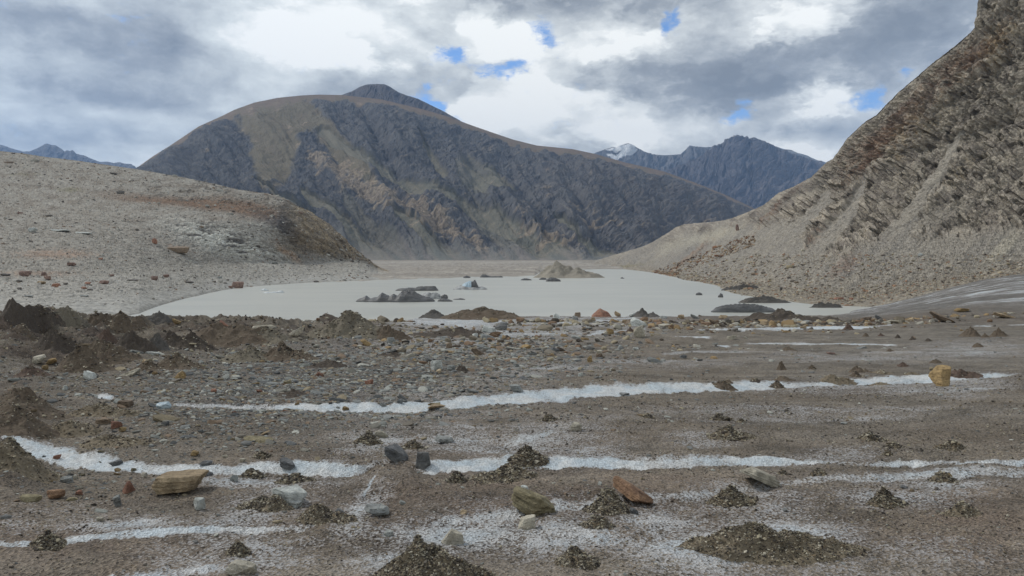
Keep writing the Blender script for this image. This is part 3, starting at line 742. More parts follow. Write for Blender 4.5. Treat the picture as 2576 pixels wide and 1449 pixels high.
d = (1.0 * fbm(X / 30, Y / 34, 4, 116) * ss(.3, 1.2, S) + face * (1.7 * strat + 1.5 * crag + ss(680, 760, U) * 2.6 * (cells(U / 24 + .4 * perlin2(U / 20, Vn / 20, 123), sc / 9, 124)[2] - .5) + 1.6 * (cells(U / 9 + .4 * perlin2(U / 8, Vn / 8, 121), sc / 4, 122)[2] - .5)) + (1 - face) * (.34 * rub * ss(.1, .9, S) + .9 * (cid - .4) * ss(.6, 1.0, S) * (f1 < .33)) + .10 * rub * (1 - water)) * tap
P = P + nrm * d[..., None]
t = np.broadcast_to(A(144, 140, 132), P.shape).copy()
n1 = fbm(U / 46, Vn / 14, 5, 117); n2 = fbm(U / 12, Vn / 5, 4, 118); n3 = fbm(U / 4, Vn / 2.4, 3, 119)
t = lerp(t, A(128, 120, 110), np.clip(.35 + 1.5 * n1, 0, 1) * ss(1.8, 3.2, S) * .9)
t = lerp(t, A(166, 162, 152), np.clip(.9 * n2 + .6 * n3, 0, 1))
t = lerp(t, A(112, 104, 96), np.clip(-.9 * n2 - .7 * n3 - .05, 0, 1) * .9)
t = lerp(t, A(112, 106, 98), np.clip(2.2 * n1 - .35 + .8 * n2, 0, 1) * ss(1.6, 2.6, S) * .6)
t = lerp(t, A(160, 157, 150), (1 - ss(1.0, 1.9, S + .5 * n1)) * .75)
t = lerp(t, A(150, 150, 146), (1 - ss(.3, .9, S + .3 * n1)) * .6)
t = lerp(t, A(120, 116, 108), ss(.30, .05, S) * .5)
rust = np.clip(1.25 * G(470, 512, 190, 12, 4) + 1.2 * G(650, 535, 90, 22, 18) + .6 * G(560, 520, 110, 22, 10) + .5 * G(330, 495, 120, 12, 5) + .55 * n2 + .3 * strat - .30, 0, 1)
t = lerp(t, lerp(A(124, 98, 78), A(104, 88, 74), np.clip(.5 + n2 * 1.4, 0, 1)), rust * .85)
rust2 = np.clip(1.0 * G(140, 640, 130, 16, 0) + .8 * G(90, 690, 150, 10, 0) + .8 * G(450, 626, 40, 7, 15) + .6 * G(390, 606, 16, 10) + n2 * .7 - .35, 0, 1)
t = lerp(t, A(150, 116, 92), rust2 * .7)
t = lerp(t, A(100, 96, 66), np.clip(G(175, 478, 40, 8, 0) + .7 * G(60, 440, 60, 5, 0) + .5 * n2 - .3, 0, 1) * .8)
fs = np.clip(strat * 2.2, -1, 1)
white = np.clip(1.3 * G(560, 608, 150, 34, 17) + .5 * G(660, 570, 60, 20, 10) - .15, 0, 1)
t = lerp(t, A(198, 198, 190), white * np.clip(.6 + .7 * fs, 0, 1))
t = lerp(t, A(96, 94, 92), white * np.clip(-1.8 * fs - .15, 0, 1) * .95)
dk = np.clip(1.3 * G(740, 590, 22, 60, -30) + .9 * G(690, 560, 60, 18, 25) - .1 + .3 * n2, 0, 1)
t = lerp(t, A(78, 76, 76), dk * .9)
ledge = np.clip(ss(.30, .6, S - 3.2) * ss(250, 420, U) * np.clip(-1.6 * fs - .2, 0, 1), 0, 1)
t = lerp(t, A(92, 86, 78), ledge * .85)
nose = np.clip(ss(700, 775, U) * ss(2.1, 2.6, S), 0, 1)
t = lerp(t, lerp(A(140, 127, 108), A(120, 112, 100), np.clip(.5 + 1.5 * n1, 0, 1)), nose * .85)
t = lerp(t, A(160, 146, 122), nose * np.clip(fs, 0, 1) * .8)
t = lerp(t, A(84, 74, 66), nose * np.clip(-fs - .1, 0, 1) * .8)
t = lerp(t, A(176, 140, 106), np.clip(1.2 * G(725, 640, 50, 10, 35) + .9 * G(880, 610, 34, 12, 45) + n2 * .5 - .35, 0, 1) * .5)
M_HILL = terrain_mat('hill_rubble', .35, .74, 1.26, (.8, .9), 1.1)
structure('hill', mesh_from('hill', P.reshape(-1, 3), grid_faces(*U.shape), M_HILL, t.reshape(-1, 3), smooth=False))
HILL = (P.reshape(-1, 3), project(P))

# --- the steep mountainside on the right, with its scree apron and the shore below
rows = [
    [(1380, 664, 1700), (1420, 665, 1500), (1500, 672, 1003), (1560, 677, 820), (1600, 681, 712), (1660, 690, 551), (1720, 705, 401), (1790, 718, 325), (1806, 722, 306), (1822, 735, 258), (1840, 744, 234), (1870, 751, 218), (1920, 758, 204), (2040, 771, 182), (2120, 775, 177), (2200, 766, 178), (2300, 746, 180), (2400, 728, 181), (2576, 700, 182), (2900, 650, 184), (3500, 600, 190)],
    [(1380, 663, 1750), (1420, 663, 1540), (1500, 664, 1080), (1600, 669, 800), (1720, 692, 460), (1850, 705, 360), (2000, 722, 262), (2120, 730, 232), (2300, 712, 222), (2400, 696, 218), (2576, 668, 214), (2900, 590, 210), (3500, 540, 210)],
    [(1380, 662, 1800), (1420, 662, 1580), (1500, 656, 1160), (1600, 642, 1000), (1720, 618, 740), (1850, 618, 520), (2000, 612, 410), (2120, 600, 350), (2300, 580, 312), (2576, 560, 272), (2900, 420, 250), (3500, 360, 250)],
    [(1380, 661.5, 1850), (1420, 661, 1650), (1500, 655, 1250), (1600, 625, 1060), (1720, 585, 850), (1850, 570, 640), (2000, 520, 490), (2120, 450, 420), (2300, 380, 355), (2576, 320, 305), (2900, 200, 285), (3500, 100, 285)],
    [(1380, 661, 1900), (1420, 660.5, 1750), (1480, 658, 1400), (1520, 650, 1300), (1560, 640, 1200), (1600, 628, 1120), (1640, 610, 1050), (1662, 596, 1010), (1680, 586, 1000), (1700, 572, 980), (1720, 564, 960), (1760, 561, 900), (1800, 558, 850), (1840, 550, 800), (1880, 534, 760), (1920, 517, 700), (1944, 498, 660), (1960, 484, 640), (2000, 468, 590), (2040, 447, 540), (2062, 425, 505), (2080, 408, 480), (2095, 400, 468), (2112, 378, 455), (2130, 350, 440), (2160, 322, 420), (2180, 305, 410), (2205, 290, 400), (2230, 264, 390), (2262, 232, 380), (2300, 200, 370), (2350, 157, 360), (2400, 118, 350), (2440, 84, 342), (2457, 66, 340), (2462, 30, 338), (2465, -20, 337), (2490, -70, 335), (2576, -170, 330), (2900, -350, 320), (3500, -500, 310)],
    [(1380, 662, 2100), (1420, 662, 1950), (1480, 660, 1600), (1640, 625, 1250), (1720, 590, 1150), (1800, 585, 1020), (1880, 565, 900), (1960, 530, 800), (2040, 490, 690), (2130, 420, 570), (2230, 340, 510), (2300, 290, 480), (2400, 220, 460), (2462, 170, 440), (2576, 60, 430), (2900, -100, 420), (3500, -200, 410)]]
rows[0] = sorted(rows[0])
P, U, S = sheet(rows, 1380, 3400, 1350, [90, 150, 200, 200, 14], 16)
P[..., 2] -= 1.0 * (1 - ss(0, .22, S))
_, Vn = project(P)
nrm = normals(P)
X, Y, Z = P[..., 0], P[..., 1], P[..., 2]
vcre = np.interp(U, [p[0] for p in rows[4]], [p[1] for p in rows[4]])
tap = np.clip((Vn - vcre) / 12, .22, 1)
w2 = 22 * fbm(U / 90, Vn / 90, 3, 130)
Ud = U + .95 * Vn + w2                        # constant along the fall line, which runs down to the left
Ua = U - .95 * Vn
ribs = afbm(Ud / 95, Ua / 520, 4, 131, .5)
ribs2 = afbm(Ud / 26, Ua / 260, 4, 132, .55)
hf = (S - 1) / 3.0
rock = np.clip(ss(-.25, .35, 1.5 * (hf - .52) + 1.15 * ribs + .35 * ribs2 + .35 * ss(2150, 2500, U) - .35 * ss(2050, 1850, U)) * ss(1.2, 1.8, S) + .9 * G(2140, 650, 120, 26, -32) * ss(.0, .3, ribs2 + .25), 0, 1)
vb = np.interp(U, [1400, 1560, 1700, 1800, 1880, 1960, 2000, 2041, 2120, 2229, 2323, 2435, 2576, 3400], [640, 640, 586, 576, 562, 545, 560, 648, 640, 604, 588, 586, 580, 560])
rock = ss(-26, 22, vb - Vn + 26 * fbm(U / 45, Vn / 45, 4, 147) + 14 * ribs2)
chute = np.maximum(flow([(2085, 480), (2079, 502), (2023, 562), (1948, 622), (1850, 690)], 12, 46), flow([(2190, 440), (2173, 472), (2143, 532), (2079, 600), (2030, 656)], 9, 30))
chute = np.maximum(chute, flow([(2420, 330), (2370, 420), (2330, 480), (2250, 590)], 8, 34))
rock = rock * (1 - .9 * ss(.2, .6, chute + .2 * ribs2))
rock = np.clip(rock * (1 - .0 * G(2030, 560, 190, 24, -47)) * (1 - .6 * G(2330, 560, 120, 22, -25)), 0, 1)
strat = afbm((U - .7 * Vn) / 40 + .4 * perlin2(U / 30, Vn / 30, 133), (U * .75 + Vn + w2) / 9, 5, 134, .6)
crag = fbm(U / 19, Vn / 17, 6, 135, .6, ridged=True)
sz = np.clip(Y / 300, .6, 3)
f1, f2, cid = cells((U + .35 * Vn) / 7.5 + .5 * perlin2(U / 9, Vn / 9, 136), (Vn - .5 * U) / 4.4, 137)
f1L, f2L, cidL = cells((U + .2 * Vn) / 22 + .5 * perlin2(U / 25, Vn / 25, 145), (Vn - .6 * U) / 13, 146)
f1b, f2b, cidb = cells(U / 3.2 + .4 * perlin2(U / 3, Vn / 3, 138), Vn / 2.3, 139)
tapw = np.clip((Vn - vcre) / 70, .05, 1)
nb0 = afbm((U - .7 * Vn) / 170, (U * .75 + Vn + w2) / 30, 4, 148)
d = rock * (4.5 * ribs * tapw + 1.3 * ribs2 + .9 * crag + .3 * strat + .5 * (cid - .5) + 2.6 * (cidL - .5) * tapw + 2.5 * nb0 * tapw) * np.minimum(sz, 1.6) + (1 - rock) * (1.3 * ribs2 + .20 * fbm(U / 5, Vn / 4, 4, 140, .6)) * sz * ss(.5, 1.4, S)
d = d + (1 - rock) * (f1b < .36) * (cidb - .35) * .55 * ss(.15, .5, S) * (1 - .6 * ss(1.6, 2.6, S)) + .5 * fbm(U / 14, Vn / 6, 4, 141) * ss(.1, .5, S) * sz
P = P + nrm * (d * tap)[..., None]
n1 = fbm(U / 40, Vn / 30, 5, 142); n2 = fbm(U / 9, Vn / 7, 4, 143); n3 = fbm(U / 3, Vn / 2.4, 3, 144)
t = np.broadcast_to(A(140, 134, 124), P.shape).copy()
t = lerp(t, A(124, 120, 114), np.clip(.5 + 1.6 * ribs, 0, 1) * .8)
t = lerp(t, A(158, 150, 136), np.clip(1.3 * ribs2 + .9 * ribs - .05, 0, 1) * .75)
gr = .45 + .55 * ss(1.6, 1.1, S)
t = lerp(t, A(112, 104, 94), np.clip(-.8 * n2 - .8 * n3 - .1, 0, 1) * gr)
t = lerp(t, A(164, 158, 146), np.clip(.8 * n2 + .8 * n3 - .15, 0, 1) * gr)
apron = ss(1.25, .7, S + .4 * n1)
t = lerp(t, lerp(A(146, 138, 124), A(120, 112, 100), np.clip(.5 + 1.3 * n2 + .8 * n3, 0, 1)), apron * .85)
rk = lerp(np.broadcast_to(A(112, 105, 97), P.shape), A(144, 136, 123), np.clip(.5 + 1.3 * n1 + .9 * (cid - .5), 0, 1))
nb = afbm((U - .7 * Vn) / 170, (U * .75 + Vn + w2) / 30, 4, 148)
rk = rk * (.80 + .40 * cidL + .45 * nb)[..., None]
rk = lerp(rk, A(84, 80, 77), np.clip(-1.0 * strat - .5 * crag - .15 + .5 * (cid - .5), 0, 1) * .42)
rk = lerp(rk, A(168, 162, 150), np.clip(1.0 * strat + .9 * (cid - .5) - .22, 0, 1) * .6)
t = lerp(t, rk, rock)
rust = np.clip(.9 * G(2180, 390, 50, 130, 40) + .7 * G(2330, 250, 40, 160, 42) + .9 * G(2480, 130, 40, 120, 40) + .8 * G(1740, 640, 130, 12, -37) + .8 * G(1960, 520, 80, 14, -45) + 1.0 * G(2130, 668, 60, 20, -30) + .5 * G(2060, 590, 60, 14, -50) + .7 * n2 + .6 * ribs2 - .42, 0, 1)
t = lerp(t, lerp(A(126, 92, 70), A(104, 84, 72), np.clip(.5 + n3, 0, 1)), rust * .85)
och = np.clip(.8 * G(2300, 330, 160, 60, -45) + .9 * G(2520, 100, 60, 120, 40) + .7 * G(2420, 430, 120, 30, -40) + .8 * n2 + .4 * n1 - .55, 0, 1)
t = lerp(t, A(146, 126, 92), och * .7 * rock)
pale = np.clip(1.0 * G(1800, 590, 80, 16, -15) + .6 * G(2540, 610, 120, 34, -45) + .5 * G(1690, 620, 50, 20, -30) + .5 * ribs2 - .15, 0, 1) * (1 - rock)
t = lerp(t, A(166, 160, 144), pale * .8)
blk = np.clip(1.2 * G(1985, 500, 40, 14, -50) + 1.1 * G(2060, 470, 26, 40, 30) + .5 * n2 - .35, 0, 1)
t = lerp(t, A(78, 76, 72), blk * .75)
t = lerp(t, A(112, 106, 72), np.clip(G(1560, 672, 80, 4, -8) + .3 * n2 - .2, 0, 1) * .6)
M_SIDE = terrain_mat('mountainside_rock', .30, .72, 1.28, (.9, 1.0), .9)
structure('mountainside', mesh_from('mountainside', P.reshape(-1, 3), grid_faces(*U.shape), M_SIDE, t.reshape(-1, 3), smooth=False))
SIDE = (P.reshape(-1, 3), project(P))
del P, t, rk, U, S, Vn, nrm, d
def slope_at(sl, u, v):
    Pp, (a, b) = sl
    q = (a.ravel() - u) ** 2 + (b.ravel() - v) ** 2
    near = np.flatnonzero(q < max(2.5, q.min() * 1.5))
    return Pp[near[np.argmin(Pp[near, 1])]]

# ------------------------------------------------------------------ the air
def haze():
    x0, x1, y0, y1, z0, z1 = -14000, 14000, -400, 15500, -21, 2700
    V = [(x, y, z) for z in (z0, z1) for y in (y0, y1) for x in (x0, x1)]
    Fc = [(0, 2, 3, 1), (4, 5, 7, 6), (0, 1, 5, 4), (2, 6, 7, 3), (0, 4, 6, 2), (1, 3, 7, 5)]
    m = bpy.data.materials.new('thin_blue_air')
    m.use_nodes = True
    m.node_tree.nodes.clear()
    n = N(m.node_tree)
    vol = n.new('ShaderNodeVolumePrincipled')
    vol.inputs['Color'].default_value = (0.33, 0.57, 1.0, 1)
    vol.inputs['Density'].default_value = 4.2e-5
    vol.inputs['Anisotropy'].default_value = 0.0
    o = n.new('ShaderNodeOutputMaterial')
    n.l.new(vol.outputs[0], o.inputs['Volume'])
    me = mesh_from('haze', np.array(V, float), np.array(Fc), m)
    tag(link('haze', me), 'thin blue mountain air between the lake and the far peaks', 'haze', kind='stuff')
haze()

# ------------------------------------------------------------------ stones
def ico(sub):
    import bmesh
    bm = bmesh.new()
    bmesh.ops.create_icosphere(bm, subdivisions=sub, radius=1.0)
    V = np.array([v_.co[:] for v_ in bm.verts]); Fc = np.array([[v_.index for v_ in f.verts] for f in bm.faces])
    bm.free()
    return V / np.linalg.norm(V, axis=1)[:, None], Fc
ICO = {k: ico(k) for k in (1, 2, 3, 4, 5)}
def stone_verts(sub, seed, planes=15, slab=0.5, rough=.04, strata=0.0, flat_top=True):
    r = np.random.default_rng(seed)
    D, Fc = ICO[sub]
    n = r.normal(size=(planes, 3)); n[:, 2] *= .8
    n /= np.linalg.norm(n, axis=1)[:, None]
    dist = r.uniform(.62, 1.0, planes)
    if flat_top:
        tp = np.array([[.10 * r.normal(), .10 * r.normal(), 1], [.08 * r.normal(), .08 * r.normal(), -1]])
        tp /= np.linalg.norm(tp, axis=1)[:, None]
        n = np.concatenate([n, tp]); dist = np.concatenate([dist, [.62, .62]])
    c = D @ n.T
    rad = np.where(c > 1e-3, dist / np.maximum(c, 1e-3), 9).min(1)
    rad = np.minimum(rad, 1.35)
    V = D * rad[:, None]
    V = V / np.abs(V).max(0)
    if rough:
        k = perlin3(V * 2.3 + seed, 1) + .5 * perlin3(V * 5.1 + seed, 2) + .3 * perlin3(V * 11 + seed, 3)
        V = V * (1 + rough * k)[:, None]
    if strata:
        zz = V[:, 2] * 5 + .6 * perlin3(V * 1.5 + seed, 4)
        st = perlin3(np.stack([V[:, 0] * .6, V[:, 1] * .6, zz], 1) + seed, 5) + .5 * perlin3(np.stack([V[:, 0], V[:, 1], zz * 2.3], 1), 6)
        V[:, :2] *= (1 + strata * st)[:, None]
    V[:, 2] *= slab
    return V, Fc
def rotm(rx, ry, rz):
    cx, sx, cy, sy, cz, sz = math.cos(rx), math.sin(rx), math.cos(ry), math.sin(ry), math.cos(rz), math.sin(rz)
    return np.array([[cz, -sz, 0], [sz, cz, 0], [0, 0, 1]]) @ np.array([[cy, 0, sy], [0, 1, 0], [-sy, 0, cy]]) @ np.array([[1, 0, 0], [0, cx, -sx], [0, sx, cx]])
def merge_stones(variants, pos, size, rot, tints):
    Vs, Fs, Cs, off = [], [], [], 0
    for i in range(len(pos)):
        V, Fc = variants[i % len(variants)]
        Vs.append((V * size[i]) @ rotm(*rot[i]).T + pos[i]); Fs.append(Fc + off); Cs.append(np.broadcast_to(tints[i], V.shape)); off += len(V)
    return np.concatenate(Vs), np.concatenate(Fs), np.concatenate(Cs)

MATS = {
    'tan':   rock_mat('tan_layered_stone', [A(86, 74, 58), A(140, 118, 88), A(166, 144, 108), A(176, 164, 140)], 8),
    'ochre': rock_mat('ochre_stone', [A(84, 72, 52), A(136, 112, 68), A(164, 134, 80), A(152, 142, 120)], 7),
    'olive': rock_mat('olive_slab_stone', [A(80, 74, 56), A(122, 112, 80), A(150, 138, 102), A(158, 156, 144)], 9),
    'rust':  rock_mat('rust_stone', [A(72, 50, 38), A(136, 84, 54), A(166, 108, 70), A(130, 104, 86)], 4, bands=.3),
    'fire':  rock_mat('rust_and_gold_stone', [A(70, 48, 34), A(120, 84, 56), A(172, 122, 66), A(176, 158, 126)], 6),
    'cream': rock_mat('cream_stone', [A(128, 118, 98), A(172, 164, 142), A(190, 182, 162), A(200, 196, 182)], 5, bands=.35),
    'white': rock_mat('pale_grey_stone', [A(120, 122, 118), A(168, 172, 166), A(190, 194, 188), A(206, 208, 204)], 5, bands=.3),
    'grey':  rock_mat('grey_stone', [A(84, 86, 86), A(122, 124, 122), A(146, 150, 146), A(160, 162, 158)], 9),
    'slate': rock_mat('dark_slate_stone', [A(66, 68, 70), A(94, 96, 98), A(114, 116, 116), A(130, 130, 128)], 9),
    'brown': rock_mat('brown_stone', [A(62, 52, 44), A(104, 88, 72), A(130, 112, 90), A(142, 128, 108)], 8),
    'stripe': rock_mat('striped_stone', [A(50, 50, 52), A(96, 98, 98), A(120, 120, 118), A(150, 150, 146)], 6, vein=A(206, 206, 200)),
    'redbrown': rock_mat('red_brown_stone', [A(70, 50, 42), A(116, 86, 72), A(138, 104, 86), A(150, 126, 108)], 5, bands=.3),
    'darkstone': rock_mat('dark_stone', [A(58, 56, 54), A(84, 80, 76), A(104, 98, 92), A(116, 110, 104)], 5),
}
def blue_ice():
    m, n, b = principled('clear_blue_ice')
    ob = n.new('ShaderNodeTexCoord').outputs['Object']
    f = n.noise(ob, 2.0, 5, .6)
    n.put(b.inputs['Base Color'], n.ramp(f, [(.3, (.36, .48, .54)), (.7, (.66, .74, .78))]))
    b.inputs['Roughness'].default_value = .25
    b.inputs['Transmission Weight'].default_value = .25
    n.put(b.inputs['Normal'], n.bump(n.noise(ob, 9, 4, .6), .6, .06))
    return m
MATS['blueice'] = blue_ice()
CROP = {1: (0.3752, 0, 322), 2: (0.3752, 772.8, 579.6), 3: (0.3752, 1610, 322), 4: (0.3752, 0, 740.6), 5: (0.3778, 837.2, 901.6), 6: (0.3752, 1610, 805), 0: (1, 0, 0)}
def box_of(c, x0, y0, x1, y1):
    k, a, b = CROP[c]
    return a + k * x0, b + k * y0, a + k * x1, b + k * y1
SEED = [100]
def place_stone(kind, bx, mat, label, tilt=0, slab=.6, group=None, turn=None, sub=4, sink=.16, cat='rock', strata=.05, name='rock', base=None, planes=13, deep=.8):
    x0, y0, x1, y1 = bx
    SEED[0] += 1
    r = np.random.default_rng(SEED[0])
    wpx, hpx = x1 - x0, y1 - y0
    uc = (x0 + x1) / 2
    g = base if base is not None else ground_at(uc, y1 - .16 * hpx)[0]
    k = g[1] / F
    W, Hh = wpx * k, hpx * k
    hz = Hh * (.92 if hpx > .35 * wpx else .8)
    tr = R(tilt)
    V, Fc = stone_verts(sub, SEED[0] * 13 + 5, planes, 1.0, .035, strata)
    w0 = W; h0 = hz
    if tilt:                                             # a tilted slab is longer and thinner than its outline
        h0 = max(hz - abs(math.sin(tr)) * W * .62, hz * .42); w0 = W / max(math.cos(tr), .6) * .96
    if 'pointed' in label or 'pyramid' in label or 'cream layered' in label:
        V[:, :2] *= (1 - (.42 if 'cream' not in label else .2) * np.clip(V[:, 2:] + .6, 0, 2))
    V = V * np.array((w0 / 2, w0 / 2 * deep, h0 / 2))
    tz = r.uniform(-.35, .35) if turn is None else R(turn)
    M = rotm(r.uniform(-.06, .06), tr, 0)
    Rz = rotm(0, 0, tz)
    V = (V @ Rz.T) @ M.T
    ext = V[:, 0].max() - V[:, 0].min()
    V[:, 0] *= W / ext
    V[:, 2] *= hz / (V[:, 2].max() - V[:, 2].min())
    if abs(tilt) >= 10 and sink == .16: sink = .34
    V[:, 2] -= V[:, 2].min() + hz * sink
    V[:, 2] *= 1 / (1 - sink) if sink < .5 else 1
    me = mesh_from(name, V, Fc, MATS[mat], smooth=False)
    o = link(name, me, loc=(g[0], g[1] + W * deep * .3, g[2]))
    o.location.z = float(glacier(np.array([o.location.x]), np.array([o.location.y]))[0]) if base is None else g[2]
    return tag(o, label, cat, group)

